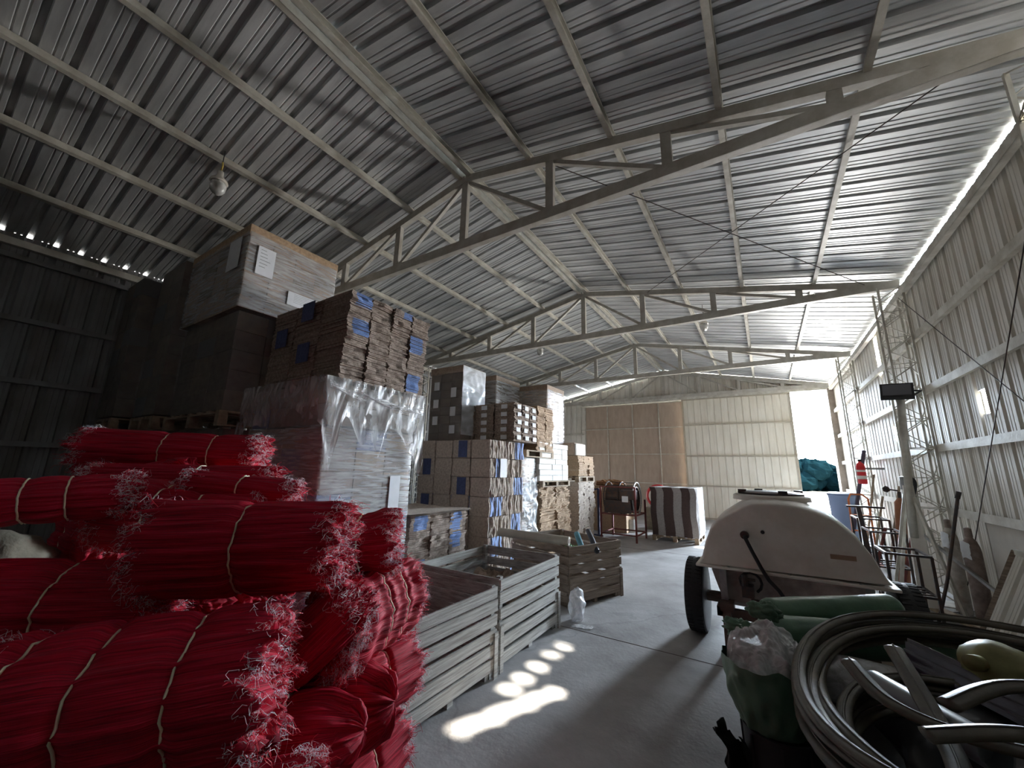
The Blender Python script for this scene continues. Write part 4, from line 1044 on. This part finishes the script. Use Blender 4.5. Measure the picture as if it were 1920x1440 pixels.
def bag():
    t = thing('green_bag', 'green plastic bag with crumpled clear film bulging from its open top', 'bag', (3.14, 2.66, .425))
    def fn(u, v):
        a = 2*PI*u; z = .425+.285*v
        r = .15+.055*math.sin(min(1, v*1.3)*PI*.5)+.018*noise.noise(Vector((math.cos(a)*3, math.sin(a)*3, v*3)))+.008*noise.noise(Vector((math.cos(a)*9, math.sin(a)*9, v*4)))
        z += .03*noise.noise(Vector((math.cos(a)*2.2, math.sin(a)*2.2, 7)))*v
        return (3.115+r*math.cos(a), 2.66+r*math.sin(a), z)
    mb = MB().grid(fn, 90, 30); mb.build('bag_body', M['green'], t, smooth=True)
    def f2(u, v):
        a = 2*PI*u; r = .185*(1-v); z = .715+.12*v**.6+.045*(r*math.sin(a)/.2)+.05*noise.noise(Vector((r*math.cos(a)*14, r*math.sin(a)*14, 0)))+.022*abs(noise.noise(Vector((r*math.cos(a)*40, r*math.sin(a)*40, 3))))+.05*(r*math.sin(a)/.2)
        return (3.115+r*math.cos(a), 2.66+r*math.sin(a), z)
    MB().grid(f2, 120, 40).build('clear_film_stuffing', M['film_bag'], t, smooth=True)
    blob((2.99, 2.80, .79), .06, 4, (1.3, .8, .7), .5, 3).build('knotted_corner', M['green'], t, smooth=True)
    blob((3.12, 2.88, .88), .06, 14, (1.3, .7, .8), .5, 3).build('knotted_corner', M['green'], t, smooth=True)
bag()
def soft_roll(p, q, r, label, seed):
    p, q = Vector(p), Vector(q); d = (q-p).normalized(); a = d.orthogonal().normalized(); b = d.cross(a); L = (q-p).length
    def fn(u, v):
        an = 2*PI*u; e = min(v, 1-v); rad = r*min(1, (max(0, e)/.07)**.5) if e < .07 else r
        rad *= 1+.05*noise.noise(Vector((math.cos(an)*2, math.sin(an)*2, v*5+seed)))
        return p+d*(L*v)+(a*math.cos(an)+b*math.sin(an))*rad
    tag(MB().grid(lambda u, v: tuple(fn(u, v)), 40, 50).build('green_roll', M['green'], smooth=True), label, 'roll')
soft_roll((3.08, 3.12, .80), (3.86, 3.72, .82), .085, 'upper long green plastic roll lying behind the green bag', 1)
soft_roll((3.06, 2.96, .74), (3.98, 3.30, .76), .095, 'lower long green plastic roll between the green bag and the hoses', 2)
soft_roll((3.24, 2.78, .66), (3.85, 2.86, .62), .11, 'pinkish white film roll behind the hose coil', 3)
bpy.data.objects['green_roll.002'].data.materials[0] = M['film_bag']; bpy.data.objects['green_roll.002'].name = 'white_roll'
t = thing('wooden_pallet', 'low stand of stacked pallet boards under the green rolls', 'pallet', (3.55, 3.4, 0))
for k in range(4): MB().box(3.15, 4.05, 3.13, 3.75, .16*k+.02, .16*k+.05).build('deck', M['wood_dark'], t)
for x in (3.2, 3.6, 4.0): MB().box(x-.04, x+.04, 3.14, 3.74, 0, .66).build('block', M['wood_dark'], t)

def hose_coil(name, label, seed, cx, cy, cz, rx, ry, loops, tilt, drop=0, w_=.024):
    R = random.Random(seed); t = thing(name, label, 'hose', (cx, cy, cz-.05))
    N = 60*loops; pts = []
    for i in range(N):
        s_ = i/60; a = 2*PI*s_; k = s_/loops
        jr = .07*noise.noise(Vector((s_*.9, seed, 0)))*1.6+.05*noise.noise(Vector((s_*2.3, seed, 4)))
        x = cx+(rx+jr)*math.cos(a); y = cy+(ry+jr)*math.sin(a)
        z = cz+.038*((s_*1.0) % 4)-.05+tilt[0]*math.cos(a)+tilt[1]*math.sin(a)+.03*noise.noise(Vector((s_*1.7, seed, 9)))
        z -= drop*max(0, math.cos(a-PI*1.05))**3*(.3+.7*R.random()*0+.6*abs(math.sin(s_*2)))
        pts.append((x, y, z))
    mb = MB(); mb.tube(pts, w_, 10, flat=.50, ref=(0, 0, 1)); mb.build('hose_tube', M['hose'], t, smooth=True)
    # moulded rib along the top of the flat hose
    MB().tube([(p[0], p[1], p[2]+w_*.50) for p in pts], .005, 6).build('hose_rib', M['hose'], t, smooth=True)
hose_coil('hose_coil', 'thick coil of flat olive hose, its outer rings arching over the crate', 3, 3.98, 2.38, .80, .72, .80, 7, (.03, .05), .14, .030)
hose_coil('hose_coil', 'inner loops of flat olive hose dropping at the side of the crate', 8, 3.90, 2.15, .66, .56, .58, 5, (-.02, .03), .10, .028)
def hose_piece(pts, label, w_=.033):
    P_ = [Vector(p) for p in pts]; out = []
    for i in range(len(P_)-1):
        p0, p1, p2, p3 = P_[max(0, i-1)], P_[i], P_[i+1], P_[min(len(P_)-1, i+2)]
        for k in range(12):
            s_ = k/12; out.append(.5*((2*p1)+(p2-p0)*s_+(2*p0-5*p1+4*p2-p3)*s_*s_+(3*p1-p0-3*p2+p3)*s_**3))
    out.append(P_[-1]); t = thing('hose', label, 'hose', tuple(out[0]))
    MB().tube(out, w_, 10, flat=.45, ref=(0, 0, 1)).build('hose_tube', M['hose'], t, smooth=True)
    MB().tube([(p[0], p[1], p[2]+w_*.45) for p in out], .004, 6).build('hose_rib', M['hose'], t, smooth=True)
hose_piece([(3.42, 2.30, .90), (3.50, 2.10, .86), (3.68, 1.98, .86), (3.95, 1.92, .90), (4.2, 1.95, .92), (4.45, 2.1, .88)], 'hose end crossing the coil like a low sash')
hose_piece([(3.60, 2.52, .92), (3.61, 2.35, .88), (3.62, 2.10, .82), (3.60, 1.85, .78), (3.5, 1.6, .72)], 'short upright-looking hose length inside the coil')
hose_piece([(3.52, 1.75, .93), (3.75, 1.82, .97), (4.05, 1.80, .98), (4.35, 1.70, .94), (4.6, 1.5, .88)], 'brownish hose length nearest the viewer at the bottom edge')
hose_piece([(3.62, 1.95, .95), (3.80, 2.08, 1.0), (4.05, 2.12, 1.01), (4.35, 2.05, .97), (4.6, 1.9, .92)], 'pale-edged hose length arching over the crate middle')
M['pvc'] = mat('grey_pipe', (.22, .24, .26), .35)
roll('grey_pipe', 'grey plastic pipe lying slantwise inside the hose coil', 'pipe', (3.52, 2.52, .76), (3.74, 2.08, .79), .055, M['pvc'], hole=.85)
M['purple'] = mat('dark_purple_film', (.06, .045, .075), .22, 0, .3, 8, spec=.9)
tag(MB().grid(lambda u, v: (3.68+.30*u+.1*v, 2.86-.40*u+.20*v, .76+.08*math.sin(PI*v)+.014*math.sin(v*40)*(1-.3*u)-.03*u), 14, 60).build('folded_plastic', M['purple'], smooth=True), 'folded dark purple plastic sheet inside the hose coil', 'plastic sheet')
t = thing('yellow_jug', 'dull yellow-green plastic jug lying inside the hose coil', 'jug', (3.99, 2.78, .72))
M['jug'] = mat('yellow_green_plastic', (.36, .35, .14), .45, 0, .35, 7, (.22, .21, .08))
blob((3.99, 2.78, .84), .13, 6, (1.0, 1.15, .8), .12, 1.5).build('jug_body', M['jug'], t, smooth=True)
MB().tube([(3.90, 2.68, .88), (3.86, 2.63, .89)], .03, 14).build('jug_neck', M['jug'], t, smooth=True)
tag(blob((4.0, 2.42, .58), .30, 7, (1.5, 1.6, .45), .3, 2.2).build('dark_sack', M['tubd'], smooth=True), 'flat dark sack lying at the bottom of the hose crate', 'sack')
# black rag beside the tub
def rag():
    def fn(u, v):
        x = 2.88+.20*u+.04*noise.noise(Vector((v*5, u*3, 0)))*(1-u); z = .46*v*(1-.35*u)+.02; y = 2.52+.30*u-.10*v+.03*math.sin(u*16+v*3)
        if v > .8: x -= .05*(v-.8)*5*(1-u)
        return (x+.05*(1-v), y, z+.03*noise.noise(Vector((u*6, v*6, 3))))
    tag(MB().grid(fn, 26, 30, keep=lambda u, v: v < .98-.55*abs(u-.15)-.1*math.sin(u*22)).build('black_rag', M['black'], smooth=True), 'stiff black torn sheet standing against the tub under the green bag', 'rag')
    bpy.data.objects['black_rag'].modifiers.new('thick', 'SOLIDIFY').thickness = .006
rag()

# ---------------------------------------------------------------- far floor: reel machine and striped stack
pallet(.66, 1.72, 10.62, 11.70, 0, 'pallet under the striped stack of dark and pale sheets', .13)
def striped():
    R = random.Random(3); mdk = mat('dark_brown_sheet_edge', (.10, .065, .06), .85, 0, .2, 30, bump=.3); mlt = mat('pale_grey_sheet_edge', (.42, .39, .38), .85, 0, .2, 30, bump=.3)
    cols = [(.66, .80, 0), (.80, .97, 1), (.97, 1.20, 0), (1.20, 1.39, 1), (1.39, 1.58, 0), (1.58, 1.72, 1)]
    nm_ = ['dark', 'pale', 'dark', 'pale', 'dark', 'pale']; no = ['leftmost', 'left', 'middle', 'right', 'right', 'rightmost']
    for i, (a, b, k) in enumerate(cols):
        mb = MB()
        for j in range(56):
            z = .135+j*.0205; o = .012*math.sin(j*.14+1)+R.uniform(-.003, .003)
            if j > 50: o -= .006*(j-50)
            mb.box(a+.001+o, b-.001+o, 10.62+R.uniform(0, .01), 11.68, z, z+.0185)
        tag(mb.build('sheet_stack', mlt if k else mdk), '%s %s column of stacked sheets in the striped stack on the far floor' % (no[i], nm_[i]), 'sheet stack', 'columns of the striped stack')
    tag(MB().grid(lambda u, v: (1.755+.012*noise.noise(Vector((u*9, v*9, 0))), 10.66+1.02*u, .2+1.1*v), 20, 20).build('film_wrap', M['film_shiny'], smooth=True), 'glossy film on the door side of the striped stack', 'plastic sheet')
striped()
def reel():
    t = thing('reel_machine', 'dark cable drum in a rusty red steel frame standing on the far floor', 'machine', (.1, 10.3, 0))
    x0, x1, ya, yb = -.38, .48, 9.86, 10.75; rd = M['redmetal']
    for x, y in ((x0, ya), (x1, ya), (x0, yb), (x1, yb)):
        MB().box(x-.02, x+.02, y-.02, y+.02, 0, 1.28 if y == ya else .95).build('leg', rd, t)
    for z in (.16, .62):
        for p, q in (((x0, ya, z), (x1, ya, z)), ((x0, yb, z), (x1, yb, z)), ((x0, ya, z), (x0, yb, z)), ((x1, ya, z), (x1, yb, z))):
            MB().bar(p, q, .03, .03).build('rail', rd, t)
    MB().bar((x0, ya, 1.27), (x1, ya, 1.27), .03, .03).build('rail', rd, t)
    # open drum, axis along x
    mb = MB(); prof = [(.40, 0), (.40, .78)]
    c = (x0+.06, 10.32, .98)
    mb.lathe([(.30, .0), (.30, .72), (.28, .72), (.28, .0)], c, axis='X', n=40); mb.build('drum', M['darkmetal'], t, smooth=True, smooth_angle=.5)
    for h in (.0, .36, .72):
        MB().tube([(c[0]+h, c[1]+.40*math.cos(2*PI*k/40), c[2]+.40*math.sin(2*PI*k/40)) for k in range(40)], .018, 8, closed=True).build('drum_ring', M['darkmetal'] if h < .5 else M['galv'], t, smooth=True)
    for k in range(14):
        a = 2*PI*k/14; MB().bar((c[0], c[1]+.40*math.cos(a), c[2]+.40*math.sin(a)), (c[0]+.72, c[1]+.40*math.cos(a), c[2]+.40*math.sin(a)), .014, .014).build('drum_bar', M['darkmetal'], t)
    MB().box(x0+.1, x1-.1, ya-.03, ya, .66, .95).build('gear_cover', M['darkmetal'], t); MB().box(x0+.55, x0+.70, ya-.036, ya-.03, .92, 1.06).build('plate', M['paper'], t)
    MB().box(x0+.5, x1-.02, ya-.01, ya+.3, .98, 1.2).build('motor_box', M['darkmetal'], t)
reel()
def gate():
    t = thing('steel_gate_frame', 'dark blue upright steel frame standing left of the cable drum', 'frame', (-.8, 10.2, 0)); m = mat('dark_blue_steel', (.03, .035, .09), .5)
    for x in (-.98, -.56): MB().box(x-.025, x+.025, 10.16, 10.21, 0, 1.12 if x < -.7 else 1.2).build('post', m, t)
    MB().bar((-.98, 10.185, 1.10), (-.56, 10.185, 1.19), .04, .04).build('rail', m, t); MB().bar((-.98, 10.185, .06), (-.40, 10.0, .06), .04, .04).build('rail', m, t)
gate()
M['skin'] = mat('orange_cardboard_scrap', (.55, .30, .16), .8, 0, .3, 10)
t = thing('scrap_box', 'ragged tan carton of scraps on the far aisle end, above the drum', 'carton', (-.6, 11.4, 0))
MB().box(-1.1, -.15, 11.2, 11.9, 0, 1.24).build('carton', M['card_orange'], t, bevel=.01)
blob((-.6, 11.4, 1.30), .22, 5, (1.7, .9, .45), .6, 3).build('scraps', M['skin'], t)
t = thing('blower_housing', 'white and red round machine housing behind the striped stack', 'machine', (.35, 12.6, 0))
MB().lathe([(.30, -.12), (.34, -.08), (.34, .08), (.30, .12)], (.42, 12.6, .95), axis='Y', n=32).build('housing', M['red'], t, smooth=True, smooth_angle=.5)
MB().lathe([(.2, -.16), (.25, -.12), (.25, .12)], (.42, 12.58, .95), axis='Y', n=32).build('housing_face', M['fibreglass'], t, smooth=True, smooth_angle=.5)
MB().box(.05, .8, 12.4, 12.8, 0, .62).build('base', M['burlap'], t)
roll('white_bucket', 'white bucket on the floor behind the drum frame', 'bucket', (-.15, 11.6, 0.002), (-.15, 11.6, .34), .16, M['whitebox'], hole=.9)

# ---------------------------------------------------------------- right wall clutter
def floodlight():
    t = thing('floodlight_stand', 'black floodlight on a grey pole with splayed tripod legs by the right wall', 'floodlight', (4.74, 7.3, 0))
    g = M['galv']
    MB().tube([(4.74, 7.3, .9), (4.76, 7.2, 1.62), (4.80, 7.05, 2.66)], .042, 14).build('pole', M['frame'], t, smooth=True)
    MB().tube([(4.745, 7.28, 1.50), (4.75, 7.26, 1.66)], .06, 16).build('collar', M['galv'], t, smooth=True)
    for q, w_ in (((4.42, 7.30, 0), .04), ((4.86, 7.72, 0), .05), ((5.0, 6.95, 0), .035), ((4.58, 7.75, 0), .035)):
        MB().bar((4.75, 7.26, 1.62), q, w_, .03).build('leg', M['frame'], t)
    MB().add([(4.70, 7.20, 1.55), (4.80, 7.20, 1.55), (4.88, 7.42, .05), (4.70, 7.42, .05), (4.70, 7.225, 1.55), (4.80, 7.225, 1.55), (4.88, 7.445, .05), (4.70, 7.445, .05)],
             [(0, 1, 2, 3), (7, 6, 5, 4), (0, 4, 5, 1), (1, 5, 6, 2), (2, 6, 7, 3), (3, 7, 4, 0)]).build('leg_plate', M['fibreglass'], t)
    # head, facing down-left towards the camera side
    Rm = Matrix.Translation((4.76, 6.92, 2.75)) @ Matrix.Rotation(-.18, 4, 'Z') @ Matrix.Rotation(-.55, 4, 'X') @ Matrix.Rotation(.06, 4, 'Y')
    hd = MB().box(-.17, .15, -.03, .025, -.125, .115, R=Rm).build('lamp_housing', M['black'], t, bevel=.006)
    MB().box(-.145, .125, -.034, -.028, -.09, .09, R=Rm).build('lamp_glass', mat('floodlight_glass', (.14, .14, .16), .15), hd)
    f = MB()
    for k in range(9): f.box(-.14+k*.032, -.132+k*.032, .025, .05, -.10, .10, R=Rm)
    f.build('cooling_fins', M['black'], hd)
    MB().tube([tuple(Rm @ Vector((.15, 0, 0))), tuple(Rm @ Vector((.21, .01, .0))), (4.92, 6.98, 2.70), (4.81, 7.04, 2.66)], .012, 8).build('bracket', M['black'], t, smooth=True)
floodlight()
# black coil hung on the column
mb = MB()
for k in range(9):
    c = (4.93, 7.80+.01*k, 1.50); r = .10+.012*(k % 4)
    mb.tube([(c[0]-.02*math.sin(a*2)-.012*(k % 3), c[1]+r*math.cos(a), c[2]+r*1.1*math.sin(a)) for a in [2*PI*i/28 for i in range(28)]], .008, 6, closed=True)
tag(mb.build('cable_coil', M['black'], smooth=True), 'black cable coil hung on the lattice column behind the floodlight pole', 'cable')
def cyl(x, y, m, r, h, label, paper=True):
    t = thing('gas_cylinder', label, 'gas cylinder', (x, y, 0))
    MB().lathe([(r*.9, 0), (r, .02), (r, h*.78), (r*.93, h*.83), (r*.7, h*.89), (r*.35, h*.93), (r*.3, h*.95)], (x, y, 0), n=28).build('body', m, t, smooth=True, smooth_angle=.8)
    MB().lathe([(r*.42, h*.93), (r*.45, h*.94), (r*.42, h*1.02), (r*.15, h*1.03)], (x, y, 0), n=20).build('valve_cap', M['cyl'], t, smooth=True, smooth_angle=.8)
    if paper:
        pr = MB(); R = random.Random(int(y*10))
        pr.grid(lambda u, v: (x-(r+.012)*math.cos((u-.5)*2.2)-.01*noise.noise(Vector((u*5, v*5, 0))), y+(r+.012)*math.sin((u-.5)*2.2)-.02, h*.70+h*.17*v+.02*math.sin(u*6)), 14, 10)
        pr.build('paper_wrap', M['paper'], t, smooth=True)
cyl(5.14, 7.60, M['cylgrey'], .075, 1.10, 'dusty pale gas cylinder with a light blue paper, farther of two')
cyl(5.14, 6.98, M['cyl'], .078, 1.06, 'dusty brown gas cylinder with a pale paper, nearer of two')
tag(MB().tube([(4.74, 6.95, .01), (4.88, 6.95, .48), (5.10, 6.9, 1.45)], .017, 8).tube([(5.09, 6.9, 1.42), (5.115, 6.9, 1.50)], .025, 8).build('black_rod', M['darkmetal'], smooth=True), 'thin black bar leaning against the right wall before the cylinders', 'bar')
tag(MB().bar((4.62, 8.35, .03), (5.20, 6.4, .03), .12, .045).build('wood_plank', M['wood_pallet']), 'wooden plank on the floor along the right wall', 'plank')
tag(MB().bar((4.84, 7.50, .95), (5.28, 6.3, .30), .03, .03).build('flat_bar', M['galv']), 'grey flat bar slanting down in front of the gas cylinders', 'bar')
struct('wall_right', MB().box(5.285, 5.30, 1.2, 6.92, .0, 1.16), mat('pale_board', (.62, .58, .52), .7, 0, .15, 3))
def leaning_sheet():
    t = thing('corrugated_sheet', 'offcut of cream corrugated sheet in a frame, leaning on the right wall', 'metal sheet', (5.0, 5.9, 0))
    o = Vector((4.86, 6.30, .02)); a = Vector((0.02, -1, 0)); b = Vector((.34, -.22, .98)).normalized(); nrm = a.cross(b).normalized()
    mb = MB(); vs = []; pts = []
    for i in range(5):
        for q, h in WP: pts.append((i*PIT+q, h))
    for q, h in pts:
        for v in (0, 1.02): vs.append(o+a*q+b*v-nrm*h)
    mb.add(vs, [(2*i, 2*i+2, 2*i+3, 2*i+1) for i in range(len(pts)-1)]); mb.build('sheet', M['wall'], t)
    MB().bar(o+b*1.02, o+a*1.2+b*1.02, .03, .05).build('top_frame', M['frame'], t)
    MB().bar(o, o+b*1.03, .04, .05).build('side_frame', M['wood_dark'], t)
leaning_sheet()
def ladder():
    t = thing('ladder', 'dark leaning ladder at the far end of the right wall', 'ladder', (4.9, 12.0, 0)); m = mat('dark_violet_paint', (.07, .06, .10), .5)
    A = Vector((4.55, 11.42, 0)); B = Vector((5.10, 11.66, 2.22)); o = Vector((.05, .36, 0))
    MB().bar(A, B, .03, .06).build('stile', m, t); MB().bar(A+o, B+o, .03, .06).build('stile', m, t)
    for k in range(1, 8):
        p = A+(B-A)*k/8; MB().bar(p, p+o, .03, .03).build('rung', m, t)
ladder()
t = thing('fire_extinguisher', 'red fire extinguisher hung on the lattice column beside the ladder', 'fire extinguisher', (4.90, 11.3, 1.5))
MB().lathe([(.07, 0), (.078, .02), (.078, .36), (.06, .42), (.025, .45), (.025, .48)], (4.92, 11.2, 1.50), n=24).build('body', M['red'], t, smooth=True, smooth_angle=.8)
MB().lathe([(.0795, .10), (.0795, .17)], (4.92, 11.2, 1.50), n=24).build('label_band', M['whitebox'], t, smooth=True)
MB().lathe([(.0795, .25), (.0795, .29)], (4.92, 11.2, 1.50), n=24).build('label_band', M['whitebox'], t, smooth=True)
MB().box(4.89, 4.95, 11.16, 11.24, 1.97, 2.01).build('valve', M['black'], t)
MB().box(4.99, 5.30, 11.18, 11.22, 1.80, 1.84).build('wall_hook', M['galv'], t)
t = thing('blue_grey_bin', 'blue-grey plastic drum standing near the open door', 'bin', (4.75, 13.0, 0))
MB().lathe([(.22, 0), (.25, .03), (.29, 1.15), (.31, 1.18), (.29, 1.20), (.27, 1.16)], (4.78, 13.2, 0), n=32).build('drum_body', M['bluegrey'], t, smooth=True, smooth_angle=.7)
MB().lathe([(.315, 1.19), (.32, 1.22), (.25, 1.25)], (4.78, 13.2, 0), n=32).build('drum_lid', M['bluegrey'], t, smooth=True, smooth_angle=.7)
t = thing('hand_trolley', 'orange tubular hand trolley at the foot of the ladder', 'trolley', (4.7, 10.6, 0))
MB().tube([(4.56, 10.7, .05), (4.56, 10.6, 1.20), (4.60, 10.58, 1.30), (4.78, 10.58, 1.30), (4.86, 10.58, 1.22), (4.88, 10.7, .05)], .018, 8).build('frame_tube', M['orange'], t, smooth=True)
for z in (.3, .6, .9): MB().tube([(4.56, 10.65, z), (4.875, 10.65, z)], .014, 8).build('crossbar', M['orange'], t)
for x in (4.52, 4.92): MB().lathe([(.10, -.02), (.11, 0), (.10, .02)], (x, 10.72, .112), axis='X', n=20).build('wheel', M['black'], t)
MB().box(4.54, 4.90, 10.40, 10.62, .02, .035).build('toe_plate', M['orange'], t)
t = thing('gas_cylinder', 'slim orange gas cylinder leaning behind the floodlight legs', 'gas cylinder', (4.9, 8.9, 0))
MB().tube([(4.86, 8.85, .02), (4.99, 8.95, 1.25), (5.0, 8.96, 1.32)], [.07, .07, .03], 18).build('body', mat('dull_orange_paint', (.42, .17, .09), .6, 0, .3, 9), t, smooth=True, smooth_angle=.8)
MB().tube([(5.0, 8.96, 1.32), (5.01, 8.97, 1.42)], .022, 12).build('valve', M['darkmetal'], t)
t = thing('regulator', 'dark gas regulator beside the orange cylinder', 'regulator', (4.86, 8.80, 1.42))
MB().tube([(4.98, 8.93, 1.44), (4.84, 8.80, 1.46)], .012, 8).build('stem', M['darkmetal'], t); blob((4.82, 8.78, 1.46), .045, 2, (1, 1, 1), .2).build('gauge', M['darkmetal'], t, smooth=True)

def steel_table(x0, x1, y0, y1, h, label, m, rungs=0, nm_='steel_rack'):
    t = thing(nm_, label, 'rack', ((x0+x1)/2, (y0+y1)/2, 0))
    for x in (x0, x1):
        for y in (y0, y1): MB().box(x-.014, x+.014, y-.014, y+.014, 0, h).build('leg', m, t)
    for z in (h, h*.45):
        for p, q in (((x0, y0, z), (x1, y0, z)), ((x0, y1, z), (x1, y1, z)), ((x0, y0, z), (x0, y1, z)), ((x1, y0, z), (x1, y1, z))): MB().bar(p, q, .024, .024).build('rail', m, t)
    for k in range(rungs):
        yy = y0+(y1-y0)*(k+1)/(rungs+1); MB().bar((x0, yy, h*.45), (x1, yy, h*.45), .014, .014).build('rung', m, t)
steel_table(4.30, 4.68, 6.50, 7.05, .78, 'low black steel frame on the floor before the tripod', M['darkmetal'], 3)
steel_table(4.42, 4.80, 8.0, 8.6, .86, 'black steel trestle behind the tripod', M['darkmetal'], 2)
steel_table(4.45, 4.85, 9.1, 9.7, .95, 'dark steel rack against the far lattice column', M['darkmetal'], 4)
t = thing('fan_base', 'black T-shaped steel stand behind the tank trailer', 'stand', (4.4, 8.3, 0))
MB().bar((4.30, 8.9, 1.16), (4.78, 8.85, 1.16), .05, .03).build('cross_arm', M['darkmetal'], t); MB().bar((4.45, 8.88, 1.15), (4.52, 8.88, .02), .06, .06).build('column', M['darkmetal'], t); MB().box(4.36, 4.68, 8.72, 9.04, 0, .02).build('foot', M['darkmetal'], t)
R = random.Random(12)
for i, (x, y, a, L, h, lb) in enumerate(((4.55, 8.1, .6, .9, .9, 'leaning thin rusty bar left of the tripod'), (4.98, 8.4, -.3, 1.0, 1.15, 'leaning rusty bar against the lattice column'), (5.05, 9.4, .1, .6, 1.5, 'long pale bar leaning behind the orange cylinder'),
        (4.9, 9.9, .5, .6, 1.3, 'wooden stick leaning near the trolley'), (5.0, 10.9, -.2, .3, 1.7, 'tall thin stick leaning beside the extinguisher'))):
    tag(MB().bar((x-.30*math.cos(a), y-.4*L*.5, .01), (x+.10, y+.2, h), .026, .026).build('loose_bar', M['wood_pallet'] if i > 1 else M['redmetal']), lb, 'bar')
for i in range(5):
    x, y = 4.35+.18*i, 7.0+.45*(i % 3)
    tag(MB().bar((x-.22, y-.1, .02+.022*(i % 2)), (x+.25, y+.16+.05*i, .02+.022*(i % 2)), .03, .02).build('scrap_bar', M['darkmetal'] if i % 2 else M['galv']), 'short %s scrap bar on the floor by the tripod feet, %s from the trailer' % ('dark' if i % 2 else 'grey', ORD[i]), 'bar', 'scrap bars by the tripod')
t = thing('welding_unit', 'small dark machine with hoses on the floor behind the tripod legs', 'machine', (4.15, 8.3, 0))
MB().box(4.02, 4.28, 8.10, 8.50, .10, .55).build('casing', M['darkmetal'], t, bevel=.02)
for q in ((4.04, 8.12), (4.26, 8.12), (4.04, 8.48), (4.26, 8.48)): MB().lathe([(.06, -.015), (.07, 0), (.06, .015)], (q[0], q[1], .07), axis='X', n=16).build('wheel', M['black'], t)
blob((4.16, 8.3, .64), .12, 9, (1.1, 1.2, .8), .7, 3).build('hose_tangle', M['black'], t, smooth=True)
